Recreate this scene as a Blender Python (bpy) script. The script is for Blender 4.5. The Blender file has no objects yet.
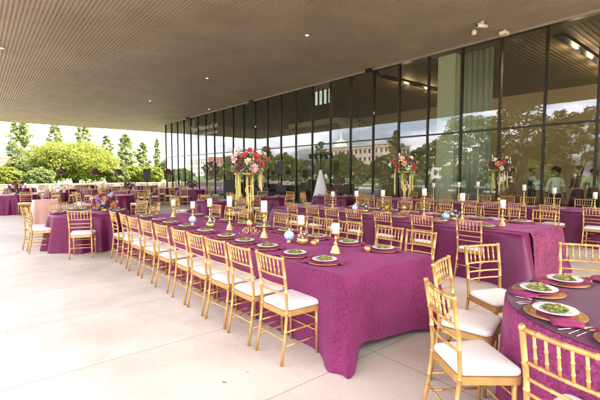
import bpy, bmesh, math, random
from mathutils import Vector, Matrix, noise
PI = math.pi
R = math.radians
sc = bpy.context.scene
C = sc.collection
rnd = random.Random(7)

# ------------------------------------------------------------------ camera constants (Y runs along the glass wall, X towards it)
F = 390.0 / 600.0
PITCH = math.atan(26 / 390.0)
YAW = R(39.743)
EYE = Vector((0, 0, 1.6))

# ------------------------------------------------------------------ materials
def new_mat(name):
    m = bpy.data.materials.new(name); m.use_nodes = True
    nt = m.node_tree; nt.nodes.clear()
    out = nt.nodes.new('ShaderNodeOutputMaterial')
    return m, nt, out
def principled(name, col, rough=0.5, metal=0.0, var=0.0, vscale=6.0, bump=0.0, bscale=40.0, sheen=0.0, spec=0.5,
               trans=0.0, emit=None, emit_s=0.0, col2=None, detail=4.0, coat=0.0, sub=0.0):
    m, nt, out = new_mat(name)
    b = nt.nodes.new('ShaderNodeBsdfPrincipled')
    nt.links.new(b.outputs[0], out.inputs['Surface'])
    b.inputs['Base Color'].default_value = (*col, 1)
    b.inputs['Roughness'].default_value = rough
    b.inputs['Metallic'].default_value = metal
    b.inputs['Specular IOR Level'].default_value = spec
    b.inputs['Sheen Weight'].default_value = sheen
    b.inputs['Transmission Weight'].default_value = trans
    b.inputs['Coat Weight'].default_value = coat
    if 'satin' in name: b.inputs['Sheen Tint'].default_value = (1, .25, .55, 1); b.inputs['Sheen Roughness'].default_value = .45
    if emit:
        b.inputs['Emission Color'].default_value = (*emit, 1); b.inputs['Emission Strength'].default_value = emit_s
    tc = nt.nodes.new('ShaderNodeTexCoord')
    if var > 0 or col2:
        n = nt.nodes.new('ShaderNodeTexNoise'); n.inputs['Scale'].default_value = vscale; n.inputs['Detail'].default_value = detail
        nt.links.new(tc.outputs['Object'], n.inputs['Vector'])
        cr = nt.nodes.new('ShaderNodeValToRGB'); e = cr.color_ramp.elements
        e[0].position = 0.3; e[1].position = 0.7
        c2 = col2 or tuple(min(1, c * (1 + var)) for c in col)
        c1 = col if col2 else tuple(c * (1 - var) for c in col)
        e[0].color = (*c1, 1); e[1].color = (*c2, 1)
        nt.links.new(n.outputs['Fac'], cr.inputs['Fac']); nt.links.new(cr.outputs['Color'], b.inputs['Base Color'])
    if bump > 0:
        n2 = nt.nodes.new('ShaderNodeTexNoise'); n2.inputs['Scale'].default_value = bscale; n2.inputs['Detail'].default_value = 5
        nt.links.new(tc.outputs['Object'], n2.inputs['Vector'])
        bp = nt.nodes.new('ShaderNodeBump'); bp.inputs['Strength'].default_value = bump; bp.inputs['Distance'].default_value = 0.02
        nt.links.new(n2.outputs['Fac'], bp.inputs['Height']); nt.links.new(bp.outputs[0], b.inputs['Normal'])
    return m

M = {}
M['gold'] = principled('gold_paint', (0.60, 0.35, 0.115), 0.34, 0.42, var=0.16, vscale=9, spec=0.6)
M['brass'] = principled('brass', (0.72, 0.47, 0.16), 0.32, 0.75, var=0.1, vscale=30)
M['cushion'] = principled('ivory_cushion', (0.80, 0.74, 0.66), 0.75, 0, var=0.04, vscale=5, bump=0.15, bscale=9, sheen=0.2)
M['satin'] = principled('burgundy_satin', (0.102, 0.007, 0.040), 0.42, 0, spec=0.3, var=0.12, vscale=3, bump=0.12, bscale=7, sheen=0.2)
M['satin2'] = principled('plum_satin', (0.130, 0.009, 0.054), 0.42, 0, spec=0.3, var=0.12, vscale=3, bump=0.12, bscale=7, sheen=0.2)
M['rose_cloth'] = principled('rose_gold_cloth', (0.62, 0.34, 0.27), 0.5, 0.15, var=0.15, vscale=40, bump=0.5, bscale=90, sheen=0.3)
M['white_cloth'] = principled('white_scrim', (0.72, 0.66, 0.70), 0.7, 0, var=0.05)
M['black_cloth'] = principled('black_cloth', (0.012, 0.011, 0.013), 0.8, 0, var=0.2)
M['black'] = principled('black_plastic', (0.006, 0.0055, 0.006), 0.45, 0, var=0.2, vscale=20)
M['wax'] = principled('wax', (0.82, 0.78, 0.72), 0.5, 0, var=0.03)
M['china'] = principled('white_china', (0.80, 0.78, 0.74), 0.18, 0, var=0.02)
M['charger'] = principled('gold_charger', (0.66, 0.36, 0.15), 0.28, 0.6, var=0.2, vscale=30, bump=0.1, bscale=60)
M['napkin'] = principled('magenta_napkin', (0.25, 0.010, 0.085), 0.7, 0, var=0.15, vscale=12, bump=0.2, bscale=50, sheen=0.05)
M['lettuce'] = principled('lettuce', (0.10, 0.17, 0.02), 0.5, 0, col2=(0.36, 0.38, 0.10), vscale=60)
M['crouton'] = principled('crouton', (0.30, 0.13, 0.05), 0.7, 0, col2=(0.5, 0.3, 0.14), vscale=90)
M['steel'] = principled('steel', (0.62, 0.60, 0.56), 0.2, 1.0, var=0.05)
M['frame'] = principled('dark_bronze_frame', (0.030, 0.022, 0.018), 0.42, 0.3, var=0.15, vscale=2)
M['rail'] = principled('aluminium_rail', (0.42, 0.34, 0.30), 0.4, 0.5, var=0.1, vscale=2)
M['rib'] = principled('ceiling_rib', (0.305, 0.238, 0.178), 0.55, 0.1, var=0.12, vscale=0.7)
M['plenum'] = principled('ceiling_backing', (0.045, 0.03, 0.02), 0.9, 0, var=0.25, vscale=1.5)
M['roof'] = principled('roof_metal', (0.42, 0.39, 0.36), 0.6, 0, var=0.1, vscale=1)
M['inwall'] = principled('interior_plaster', (0.42, 0.31, 0.19), 0.8, 0, var=0.1, vscale=0.5)
M['inceil'] = principled('interior_ceiling', (0.26, 0.20, 0.12), 0.7, 0, var=0.08, vscale=0.5)
M['infloor'] = principled('interior_floor', (0.10, 0.07, 0.06), 0.35, 0, var=0.2, vscale=1.0)
M['column'] = principled('pale_green_column', (0.70, 0.73, 0.60), 0.7, 0, var=0.05, vscale=0.6)
M['curtain'] = principled('sage_curtain', (0.46, 0.48, 0.40), 0.85, 0, var=0.12, vscale=1.0)
M['concrete_in'] = principled('stair_concrete', (0.42, 0.33, 0.22), 0.75, 0, var=0.1, vscale=1)
M['letter'] = principled('white_letter', (0.6, 0.57, 0.54), 0.5, 0, var=0.02)
M['lamp'] = principled('warm_lamp', (1, 0.75, 0.4), 0.5, emit=(1.0, 0.62, 0.25), emit_s=1.6)
M['glow_bar'] = principled('glowing_bar', (0.8, 0.85, 0.8), 0.5, emit=(0.8, 0.9, 0.85), emit_s=.07)
M['white_plastic'] = principled('white_plastic', (0.75, 0.68, 0.58), 0.4, 0, var=0.04)
M['bark'] = principled('bark', (0.13, 0.09, 0.055), 0.9, 0, var=0.3, vscale=4, bump=0.5, bscale=12)
M['skin_a'] = principled('skin_brown', (0.20, 0.10, 0.06), 0.55, 0, var=0.05)
M['skin_b'] = principled('skin_tan', (0.45, 0.26, 0.17), 0.55, 0, var=0.05)
M['hair'] = principled('dark_hair', (0.015, 0.010, 0.008), 0.5, 0, var=0.2, bump=0.4, bscale=60)
M['shirt_w'] = principled('white_shirt', (0.75, 0.74, 0.72), 0.8, 0, var=0.04)
M['vest'] = principled('black_vest', (0.015, 0.015, 0.018), 0.7, 0, var=0.2)
M['dress_o'] = principled('copper_dress', (0.42, 0.15, 0.08), 0.6, 0, var=0.1)
M['dress_w'] = principled('wine_dress', (0.10, 0.015, 0.04), 0.6, 0, var=0.1)
M['wallstone'] = principled('pale_wall', (0.55, 0.46, 0.38), 0.85, 0, var=0.1, vscale=2, bump=0.2, bscale=15)
M['brick'] = principled('red_brick', (0.42, 0.20, 0.13), 0.85, 0, var=0.15, vscale=2)
M['tan'] = principled('tan_stone', (0.48, 0.38, 0.28), 0.85, 0, var=0.1, vscale=1)
M['pale'] = principled('pale_stone', (0.62, 0.56, 0.48), 0.85, 0, var=0.06, vscale=1)
M['pinkstone'] = principled('pink_stone', (0.45, 0.27, 0.22), 0.85, 0, var=0.08, vscale=1)
M['darkglass'] = principled('dark_window', (0.03, 0.035, 0.04), 0.15, 0, var=0.1)
M['gravel'] = principled('gravel', (0.32, 0.29, 0.25), 0.95, 0, var=0.2, vscale=3, bump=0.5, bscale=30)
M['grass'] = principled('lawn_grass', (0.060, 0.105, 0.018), 0.9, 0, col2=(0.11, 0.17, 0.03), vscale=0.8, bump=0.6, bscale=30)
for n, c in dict(red=(0.42, 0.012, 0.02), crimson=(0.20, 0.01, 0.025), orange=(0.72, 0.22, 0.08), peach=(0.78, 0.48, 0.30),
                 cream=(0.82, 0.76, 0.62), purple=(0.26, 0.09, 0.24), lilac=(0.45, 0.42, 0.62), yellow=(0.75, 0.48, 0.06),
                 pink=(0.72, 0.30, 0.34), wine=(0.09, 0.012, 0.028), white=(0.82, 0.80, 0.74)).items():
    M['fl_' + n] = principled('petal_' + n, c, 0.6, 0, var=0.15, vscale=40, sheen=0.2)
M['fl_leaf'] = principled('bouquet_leaf', (0.045, 0.09, 0.03), 0.55, 0, col2=(0.12, 0.19, 0.06), vscale=25)
M['tassel'] = principled('amaranthus', (0.30, 0.27, 0.05), 0.7, 0, col2=(0.52, 0.44, 0.12), vscale=80)

def leaf_mat(name, c1, c2, tl=0.35):
    m, nt, out = new_mat(name)
    d = nt.nodes.new('ShaderNodeBsdfPrincipled'); d.inputs['Roughness'].default_value = 0.55
    t = nt.nodes.new('ShaderNodeBsdfTranslucent')
    mx = nt.nodes.new('ShaderNodeMixShader'); mx.inputs[0].default_value = tl
    tc = nt.nodes.new('ShaderNodeTexCoord')
    n = nt.nodes.new('ShaderNodeTexNoise'); n.inputs['Scale'].default_value = 1.3; n.inputs['Detail'].default_value = 8; n.inputs['Roughness'].default_value = 0.7
    nt.links.new(tc.outputs['Object'], n.inputs['Vector'])
    cr = nt.nodes.new('ShaderNodeValToRGB'); e = cr.color_ramp.elements
    e[0].position = 0.35; e[0].color = (*c1, 1); e[1].position = 0.65; e[1].color = (*c2, 1)
    nt.links.new(n.outputs['Fac'], cr.inputs['Fac'])
    nt.links.new(cr.outputs[0], d.inputs['Base Color']); nt.links.new(cr.outputs[0], t.inputs['Color'])
    nt.links.new(d.outputs[0], mx.inputs[1]); nt.links.new(t.outputs[0], mx.inputs[2]); nt.links.new(mx.outputs[0], out.inputs['Surface'])
    return m
M['leaf_lime'] = leaf_mat('leaf_lime', (0.105, 0.135, 0.012), (0.22, 0.24, 0.026), 0.45)
M['leaf_mid'] = leaf_mat('leaf_mid', (0.085, 0.12, 0.03), (0.17, 0.20, 0.055), 0.4)
M['leaf_fresh'] = leaf_mat('leaf_fresh', (0.14, 0.18, 0.05), (0.26, 0.30, 0.10), 0.5)
M['leaf_dark'] = leaf_mat('leaf_dark', (0.045, 0.055, 0.016), (0.10, 0.105, 0.03), 0.3)

def crinkle(name, c1, c2, scale, strength, glint):
    """crushed or sequinned fabric: bumps tilt the sheen, paler flecks are painted in as glints"""
    m, nt, out = new_mat(name)
    b = nt.nodes.new('ShaderNodeBsdfPrincipled'); nt.links.new(b.outputs[0], out.inputs['Surface'])
    b.inputs['Roughness'].default_value = 0.5; b.inputs['Sheen Weight'].default_value = 0.32; b.inputs['Sheen Tint'].default_value = (1, .30, .68, 1); b.inputs['Sheen Roughness'].default_value = 0.45
    b.inputs['Specular IOR Level'].default_value = glint
    tc = nt.nodes.new('ShaderNodeTexCoord')
    v = nt.nodes.new('ShaderNodeTexNoise'); v.inputs['Scale'].default_value = scale; v.inputs['Detail'].default_value = 3
    v.inputs['Distortion'].default_value = 1.6
    nt.links.new(tc.outputs['Object'], v.inputs['Vector'])
    big = nt.nodes.new('ShaderNodeTexNoise'); big.inputs['Scale'].default_value = 2.5; nt.links.new(tc.outputs['Object'], big.inputs['Vector'])
    mixf = nt.nodes.new('ShaderNodeMath'); mixf.operation = 'MULTIPLY_ADD'; mixf.inputs[1].default_value = 0.35
    nt.links.new(big.outputs['Fac'], mixf.inputs[0]); nt.links.new(v.outputs['Fac'], mixf.inputs[2])
    cr = nt.nodes.new('ShaderNodeValToRGB'); e = cr.color_ramp.elements
    e[0].position = 0.52; e[0].color = (*c1, 1); e[1].position = 0.86; e[1].color = (*c2, 1)  # paler second colour paints glints into the crumple
    nt.links.new(mixf.outputs[0], cr.inputs['Fac']); nt.links.new(cr.outputs[0], b.inputs['Base Color'])
    bp = nt.nodes.new('ShaderNodeBump'); bp.inputs['Strength'].default_value = strength; bp.inputs['Distance'].default_value = 0.012
    nt.links.new(v.outputs['Fac'], bp.inputs['Height']); nt.links.new(bp.outputs[0], b.inputs['Normal'])
    return m
M['crush'] = crinkle('crushed_magenta', (0.098, 0.006, 0.038), (0.31, 0.033, 0.145), 75, 1.0, 0.2)
M['crush_round'] = crinkle('crushed_plum', (0.135, 0.008, 0.055), (0.34, 0.040, 0.17), 42, 0.8, 0.35)
M['sequin'] = crinkle('rosette_sequin', (0.060, 0.004, 0.018), (0.34, 0.055, 0.13), 24, 1.0, 0.25)
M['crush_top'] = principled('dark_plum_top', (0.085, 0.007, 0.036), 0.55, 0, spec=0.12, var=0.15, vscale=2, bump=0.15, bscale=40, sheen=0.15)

def floor_mat():
    m, nt, out = new_mat('plaza_concrete')
    b = nt.nodes.new('ShaderNodeBsdfPrincipled'); nt.links.new(b.outputs[0], out.inputs['Surface'])
    b.inputs['Roughness'].default_value = 0.6
    tc = nt.nodes.new('ShaderNodeTexCoord'); sp = nt.nodes.new('ShaderNodeSeparateXYZ'); nt.links.new(tc.outputs['Object'], sp.inputs[0])
    def math_(op, a, bb=None, c=None):
        n = nt.nodes.new('ShaderNodeMath'); n.operation = op
        for i, x in enumerate((a, bb, c)):
            if x is None: continue
            if isinstance(x, (int, float)): n.inputs[i].default_value = x
            else: nt.links.new(x, n.inputs[i])
        return n.outputs[0]
    def line(coord, off, pitch, w):
        a = math_('SUBTRACT', coord, off - pitch / 2); f = math_('DIVIDE', a, pitch); f = math_('FRACT', f)
        f = math_('SUBTRACT', f, 0.5); f = math_('ABSOLUTE', f); f = math_('MULTIPLY', f, pitch)
        return math_('LESS_THAN', f, w)
    j = math_('MAXIMUM', line(sp.outputs[1], 2.2, 1.35, 0.0045), line(sp.outputs[0], 2.7, 5.4, 0.0045))
    def noise_(s, d=4, r=0.6):
        n = nt.nodes.new('ShaderNodeTexNoise'); n.inputs['Scale'].default_value = s; n.inputs['Detail'].default_value = d; n.inputs['Roughness'].default_value = r
        nt.links.new(tc.outputs['Object'], n.inputs['Vector']); return n.outputs['Fac']
    def ramp(fac, p0, c0, p1, c1):
        cr = nt.nodes.new('ShaderNodeValToRGB'); e = cr.color_ramp.elements
        e[0].position = p0; e[0].color = (*c0, 1); e[1].position = p1; e[1].color = (*c1, 1); nt.links.new(fac, cr.inputs['Fac']); return cr.outputs[0]
    base = ramp(noise_(0.9, 6), 0.3, (0.66, 0.57, 0.48), 0.7, (0.77, 0.675, 0.575))
    grain = ramp(noise_(55, 3), 0.30, (0.86, 0.845, 0.83), 0.60, (1, 1, 1))
    spots = ramp(noise_(9, 2), 0.235, (0.35, 0.3, 0.27), 0.27, (1, 1, 1))
    def mul(a, c):
        n = nt.nodes.new('ShaderNodeMix'); n.data_type = 'RGBA'; n.blend_type = 'MULTIPLY'; n.inputs[0].default_value = 1
        nt.links.new(a, n.inputs[6]); nt.links.new(c, n.inputs[7]); return n.outputs[2]
    fl = lambda c, off, p: math_('FLOOR', math_('DIVIDE', math_('SUBTRACT', c, off), p))
    cb = nt.nodes.new('ShaderNodeCombineXYZ'); nt.links.new(fl(sp.outputs[0], 2.7, 5.4), cb.inputs[0]); nt.links.new(fl(sp.outputs[1], 2.2, 1.35), cb.inputs[1])
    wn = nt.nodes.new('ShaderNodeTexWhiteNoise'); nt.links.new(cb.outputs[0], wn.inputs['Vector'])
    slab = ramp(wn.outputs['Value'], 0.0, (0.90, 0.885, 0.87), 1.0, (1, 1, 1))
    stain = ramp(noise_(0.45, 8, .7), 0.36, (0.86, 0.83, 0.79), 0.52, (1, 1, 1))
    col = mul(mul(mul(mul(base, grain), spots), slab), stain)
    n = nt.nodes.new('ShaderNodeMix'); n.data_type = 'RGBA'; nt.links.new(j, n.inputs[0]); nt.links.new(col, n.inputs[6]); n.inputs[7].default_value = (0.33, 0.265, 0.21, 1)
    nt.links.new(n.outputs[2], b.inputs['Base Color'])
    bp = nt.nodes.new('ShaderNodeBump'); bp.inputs['Strength'].default_value = 0.25; bp.inputs['Distance'].default_value = 0.005
    nt.links.new(noise_(70, 3), bp.inputs['Height']); nt.links.new(bp.outputs[0], b.inputs['Normal'])
    return m
M['plaza'] = floor_mat()

def glass_mat(name, tint, ior, boost):
    m, nt, out = new_mat(name)
    t = nt.nodes.new('ShaderNodeBsdfTransparent'); t.inputs[0].default_value = (*tint, 1)
    g = nt.nodes.new('ShaderNodeBsdfGlossy'); g.inputs['Roughness'].default_value = 0.012; g.inputs[0].default_value = (0.74, 0.76, 0.90, 1)
    lw = nt.nodes.new('ShaderNodeLayerWeight'); lw.inputs['Blend'].default_value = 0.5      # facing = 1 - |cos|
    f = nt.nodes.new('ShaderNodeMath'); f.operation = 'POWER'; f.inputs[1].default_value = 4.2; nt.links.new(lw.outputs['Facing'], f.inputs[0])
    tc = nt.nodes.new('ShaderNodeTexCoord'); n = nt.nodes.new('ShaderNodeTexNoise'); n.inputs['Scale'].default_value = 0.8
    nt.links.new(tc.outputs['Object'], n.inputs['Vector'])
    bp = nt.nodes.new('ShaderNodeBump'); bp.inputs['Strength'].default_value = 0.05; bp.inputs['Distance'].default_value = 0.01
    nt.links.new(n.outputs['Fac'], bp.inputs['Height']); nt.links.new(bp.outputs[0], g.inputs['Normal'])
    a = nt.nodes.new('ShaderNodeMath'); a.operation = 'MULTIPLY_ADD'; a.inputs[1].default_value = boost[0]; a.inputs[2].default_value = boost[1]; a.use_clamp = True
    nt.links.new(f.outputs[0], a.inputs[0])
    mx = nt.nodes.new('ShaderNodeMixShader'); nt.links.new(a.outputs[0], mx.inputs[0]); nt.links.new(t.outputs[0], mx.inputs[1]); nt.links.new(g.outputs[0], mx.inputs[2])
    nt.links.new(mx.outputs[0], out.inputs['Surface'])
    return m
M['glass'] = glass_mat('tinted_glass', (0.86, 0.88, 0.83), 1.5, (0.75, 0.075))
M['votive'] = glass_mat('votive_glass', (0.95, 0.7, 0.62), 1.45, (0.9, 0.10))
M['globe'] = principled('blue_glass', (0.20, 0.42, 0.72), 0.08, 0, col2=(0.80, 0.86, 0.90), vscale=28, spec=0.9, coat=0.6)
M['globe2'] = principled('teal_glass', (0.05, 0.20, 0.22), 0.08, 0, col2=(0.55, 0.70, 0.72), vscale=28, spec=0.9, coat=0.6)

# ------------------------------------------------------------------ mesh helpers
def bx(bm, x0, x1, y0, y1, z0, z1, mi=0):
    vs = [bm.verts.new(p) for p in ((x0, y0, z0), (x1, y0, z0), (x1, y1, z0), (x0, y1, z0), (x0, y0, z1), (x1, y0, z1), (x1, y1, z1), (x0, y1, z1))]
    for f in ((0, 3, 2, 1), (4, 5, 6, 7), (0, 1, 5, 4), (1, 2, 6, 5), (2, 3, 7, 6), (3, 0, 4, 7)):
        bm.faces.new([vs[i] for i in f]).material_index = mi
def tube(bm, pts, rads, n=8, cap=True, mi=0):
    pts = [Vector(p) for p in pts]
    if isinstance(rads, (int, float)): rads = [rads] * len(pts)
    rings = []; up = None
    for i, p in enumerate(pts):
        d = (pts[min(i + 1, len(pts) - 1)] - pts[max(i - 1, 0)])
        if d.length < 1e-9: d = Vector((0, 0, 1))
        d.normalize()
        if up is None:
            a = Vector((0, 0, 1)) if abs(d.z) < 0.9 else Vector((1, 0, 0))
            up = d.cross(a).normalized()
        u = (up - d * up.dot(d)).normalized(); up = u; w = d.cross(u)
        rings.append([bm.verts.new(p + (u * math.cos(2 * PI * k / n) + w * math.sin(2 * PI * k / n)) * rads[i]) for k in range(n)])
    for a, b in zip(rings, rings[1:]):
        for k in range(n):
            f = bm.faces.new((a[k], a[(k + 1) % n], b[(k + 1) % n], b[k])); f.material_index = mi; f.smooth = True
    if cap:
        bm.faces.new(rings[0][::-1]).material_index = mi; bm.faces.new(rings[-1]).material_index = mi
def bamboo(bm, pts, r, beads=(), n=8, bead=1.22):
    """round rail with the turned bamboo rings of a chiavari chair; beads = fractions along the polyline"""
    pts = [Vector(p) for p in pts]; L = [0]
    for a, b in zip(pts, pts[1:]): L.append(L[-1] + (b - a).length)
    T = L[-1]
    def at(s):
        for i in range(len(pts) - 1):
            if s <= L[i + 1] + 1e-9:
                return pts[i].lerp(pts[i + 1], (s - L[i]) / max(1e-9, L[i + 1] - L[i]))
        return pts[-1]
    ss = [(l, r) for l in L]
    for q in beads:
        c = q * T; h = 0.006
        ss += [(c - h, r * 1.0), (c - h * 0.4, r * bead), (c + h * 0.4, r * bead), (c + h, r * 1.0)]
    ss = sorted(s for s in ss if 0 <= s[0] <= T)
    P, Q = [], []
    for s, q in ss:
        if P and abs(s - P[-1]) < 1e-5: continue
        P.append(s); Q.append(q)
    tube(bm, [at(s) for s in P], Q, n)
def lathe(bm, prof, c=(0, 0, 0), n=24, mi=0, smooth=True):
    rings = []
    for r, z in prof:
        if r < 1e-6: rings.append([bm.verts.new((c[0], c[1], c[2] + z))])
        else: rings.append([bm.verts.new((c[0] + r * math.cos(2 * PI * k / n), c[1] + r * math.sin(2 * PI * k / n), c[2] + z)) for k in range(n)])
    for a, b in zip(rings, rings[1:]):
        for k in range(n):
            q = [a[k % len(a)], a[(k + 1) % len(a)], b[(k + 1) % len(b)], b[k % len(b)]]
            u = []
            for v in q:
                if v not in u: u.append(v)
            if len(u) >= 3:
                try:
                    f = bm.faces.new(u); f.material_index = mi; f.smooth = smooth
                except ValueError: pass
def blob(bm, c, r, mi=0, sub=2, jit=0.0, sc3=(1, 1, 1)):
    m = Matrix.Translation(c) @ Matrix.Diagonal((*[r * s for s in sc3], 1))
    g = bmesh.ops.create_icosphere(bm, subdivisions=sub, radius=1, matrix=m)
    for v in g['verts']:
        if jit: v.co += (v.co - Vector(c)) * rnd.uniform(-jit, jit)
        for f in v.link_faces: f.material_index = mi; f.smooth = True
def link(name, bm, mats, parent=None, smooth=False):
    me = bpy.data.meshes.new(name)
    bmesh.ops.recalc_face_normals(bm, faces=bm.faces)
    if smooth:
        for f in bm.faces: f.smooth = True
    bm.to_mesh(me); bm.free()
    if not isinstance(mats, (list, tuple)): mats = [mats]
    for m in mats: me.materials.append(m)
    o = bpy.data.objects.new(name, me); C.objects.link(o)
    if parent: o.parent = parent
    return o
def tag(o, label, cat, group=None):
    o['label'] = label; o['category'] = cat
    if group: o['group'] = group
    return o
def struct(o):
    o['kind'] = 'structure'; return o
def thing(name, label, cat, loc=(0, 0, 0), rz=0, group=None):
    o = bpy.data.objects.new(name, None); C.objects.link(o); o.empty_display_size = 0.1
    o.location = loc; o.rotation_euler = (0, 0, rz)
    return tag(o, label, cat, group)
def dup(root, loc, rz, label, group=None, scale=None):
    r = root.copy(); C.objects.link(r); r.location = loc; r.rotation_euler = (0, 0, rz); r['label'] = label
    if scale: r.scale = scale
    if group: r['group'] = group
    def rec(a, b):
        for ch in list(a.children):
            c = ch.copy(); C.objects.link(c); c.parent = b; rec(ch, c)
    rec(root, r)
    return r
ORD = ['first', 'second', 'third', 'fourth', 'fifth', 'sixth', 'seventh', 'eighth', 'ninth', 'tenth', 'eleventh', 'twelfth', 'thirteenth', 'fourteenth', 'fifteenth', 'sixteenth']

# ------------------------------------------------------------------ chiavari chair: origin on the floor under the seat centre, faces +Y
def make_chair():
    t = thing('chiavari_chair', 'x', 'chair')
    S = 0.445
    # rear legs run on into the back posts
    for s in (-1, 1):
        bm = bmesh.new()
        pts = [(s * 0.192, -0.232, 0), (s * 0.187, -0.192, 0.22), (s * 0.184, -0.168, S), (s * 0.187, -0.180, 0.66), (s * 0.193, -0.222, 0.92)]
        bamboo(bm, pts, 0.0138, (0.30, 0.47, 0.66, 0.80, 0.985), 8)
        link('leg', bm, M['gold'], t)
        bm = bmesh.new()
        tube(bm, [(s * 0.185, 0.160, S - 0.01), (s * 0.188, 0.162, 0.24), (s * 0.19, 0.165, 0)], [0.017, 0.0155, 0.012], 8)
        for z in (0.275,): tube(bm, [(s * 0.188, 0.163, z - .004), (s * 0.188, 0.163, z + .004)], 0.0178, 8)
        link('leg', bm, M['gold'], t)
    # seat frame
    bm = bmesh.new()
    def outline(ins, n=7):
        out = []
        for cx, cy, a0 in ((0.163, 0.150, 0), (-0.163, 0.150, 90), (-0.135, -0.125, 180), (0.135, -0.125, 270)):
            for k in range(n):
                a = R(a0 + 90 * k / (n - 1)); r = 0.055 - ins
                out.append((cx + r * math.cos(a), cy + r * math.sin(a)))
        return out
    rings = []
    for z, ins in ((S - 0.045, 0.012), (S - 0.045, 0.0), (S, 0.0), (S, 0.012)):
        rings.append([bm.verts.new((x, y, z)) for x, y in outline(ins)])
    n = len(rings[0])
    for a, b in zip(rings, rings[1:]):
        for k in range(n): bm.faces.new((a[k], a[(k + 1) % n], b[(k + 1) % n], b[k]))
    bm.faces.new(rings[-1]); bm.faces.new(rings[0][::-1])
    link('seat_frame', bm, M['gold'], t)
    # cushion
    bm = bmesh.new(); rings = []
    for z, ins in ((S + 0.003, 0.012), (S + 0.014, 0.003), (S + 0.030, 0.004), (S + 0.042, 0.016), (S + 0.048, 0.035)):
        rings.append([bm.verts.new((x, y, z)) for x, y in outline(min(ins, 0.05))])
    for sc_, z in ((0.7, S + 0.054), (0.35, S + 0.057)):
        rings.append([bm.verts.new((x * sc_, y * sc_, z)) for x, y in outline(0.035)])
    for a, b in zip(rings, rings[1:]):
        for k in range(n):
            f = bm.faces.new((a[k], a[(k + 1) % n], b[(k + 1) % n], b[k])); f.smooth = True
    f = bm.faces.new(rings[-1]); f.smooth = True; bm.faces.new(rings[0][::-1])
    link('cushion', bm, M['cushion'], t)
    # back: top rail, spindles, lower rails
    bm = bmesh.new()
    def yb(z): return -0.168 - 0.012 * (z - S) / 0.215 if z < 0.66 else -0.180 - 0.042 * (z - 0.66) / 0.26
    def rail(z, r, curve=0.018, beads=()):
        pts = [(x, yb(z) - curve * (1 - (x / 0.19) ** 2), z) for x in (-0.186, -0.13, -0.065, 0, 0.065, 0.13, 0.186)]
        bamboo(bm, pts, r, beads)
    rail(0.902, 0.0125, beads=(0.2, 0.5, 0.8)); rail(0.745, 0.009, beads=(0.2, 0.5, 0.8)); rail(0.665, 0.0085, beads=(0.33, 0.66)); rail(0.595, 0.0085, beads=(0.33, 0.66))
    for k in range(6):
        x = -0.186 + 0.372 * (k + 1) / 7; cv = 0.018 * (1 - (x / 0.19) ** 2)
        bamboo(bm, [(x, yb(0.748) - cv, 0.748), (x, yb(0.90) - cv, 0.90)], 0.0068, (0.25, 0.6), 7, 1.35)
    link('backrest', bm, M['gold'], t)
    # stretchers
    bm = bmesh.new()
    for s in (-1, 1):
        for z in (0.155, 0.275): bamboo(bm, [(s * 0.189, 0.164, z), (s * 0.189, -0.205 if z < .2 else -0.186, z)], 0.008, (0.3, 0.7), 7)
    for z in (0.205, 0.315): bamboo(bm, [(-0.187, 0.164, z), (0.187, 0.164, z)], 0.008, (0.3, 0.7), 7)
    bamboo(bm, [(-0.187, -0.195, 0.205), (0.187, -0.195, 0.205)], 0.008, (0.3, 0.7), 7)
    link('stretcher', bm, M['gold'], t)
    return t
chair0 = make_chair(); used = [False]; n_ch = [0]
def place_chair(x, y, face, label, group, jit=1.0):
    """face = compass of the seat's front in the XY plane (radians from +X)"""
    n_ch[0] += 1
    x += rnd.uniform(-.015, .015) * jit; y += rnd.uniform(-.02, .02) * jit; face += rnd.uniform(-.06, .06) * jit
    x -= .042 * math.cos(face); y -= .042 * math.sin(face)
    rz = face - PI / 2
    if not used[0]:
        used[0] = True; chair0.location = (x, y, 0); chair0.rotation_euler = (0, 0, rz); chair0['label'] = label; chair0['group'] = group
        return chair0
    return dup(chair0, (x, y, 0), rz, label, group)

# ------------------------------------------------------------------ table cloths
def hem_wave(s, ph, k): return math.sin(k * s + ph) * 0.6 + math.sin(k * 1.73 * s + ph * 2.1) * 0.4
def rect_loop(x0, x1, y0, y1, rc, step=0.05):
    out = []
    def seg(a, b):
        n = max(1, int((Vector(b) - Vector(a)).length / step)); return [(a[0] + (b[0] - a[0]) * i / n, a[1] + (b[1] - a[1]) * i / n) for i in range(n)]
    cs = [(x1 - rc, y0 + rc, -90), (x1 - rc, y1 - rc, 0), (x0 + rc, y1 - rc, 90), (x0 + rc, y0 + rc, 180)]
    st = [((x0 + rc, y0), (x1 - rc, y0), (0, -1)), ((x1, y0 + rc), (x1, y1 - rc), (1, 0)), ((x1 - rc, y1), (x0 + rc, y1), (0, 1)), ((x0, y1 - rc), (x0, y0 + rc), (-1, 0))]
    for (a, b, nm), (cx, cy, a0) in zip(st, cs):
        for p in seg(a, b): out.append((p[0], p[1], nm[0], nm[1], 0.0))
        for k in range(6):
            an = R(a0 + 90 * k / 6); out.append((cx + rc * math.cos(an), cy + rc * math.sin(an), math.cos(an), math.sin(an), math.sin(PI * (k + .5) / 6)))
    return out
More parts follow.
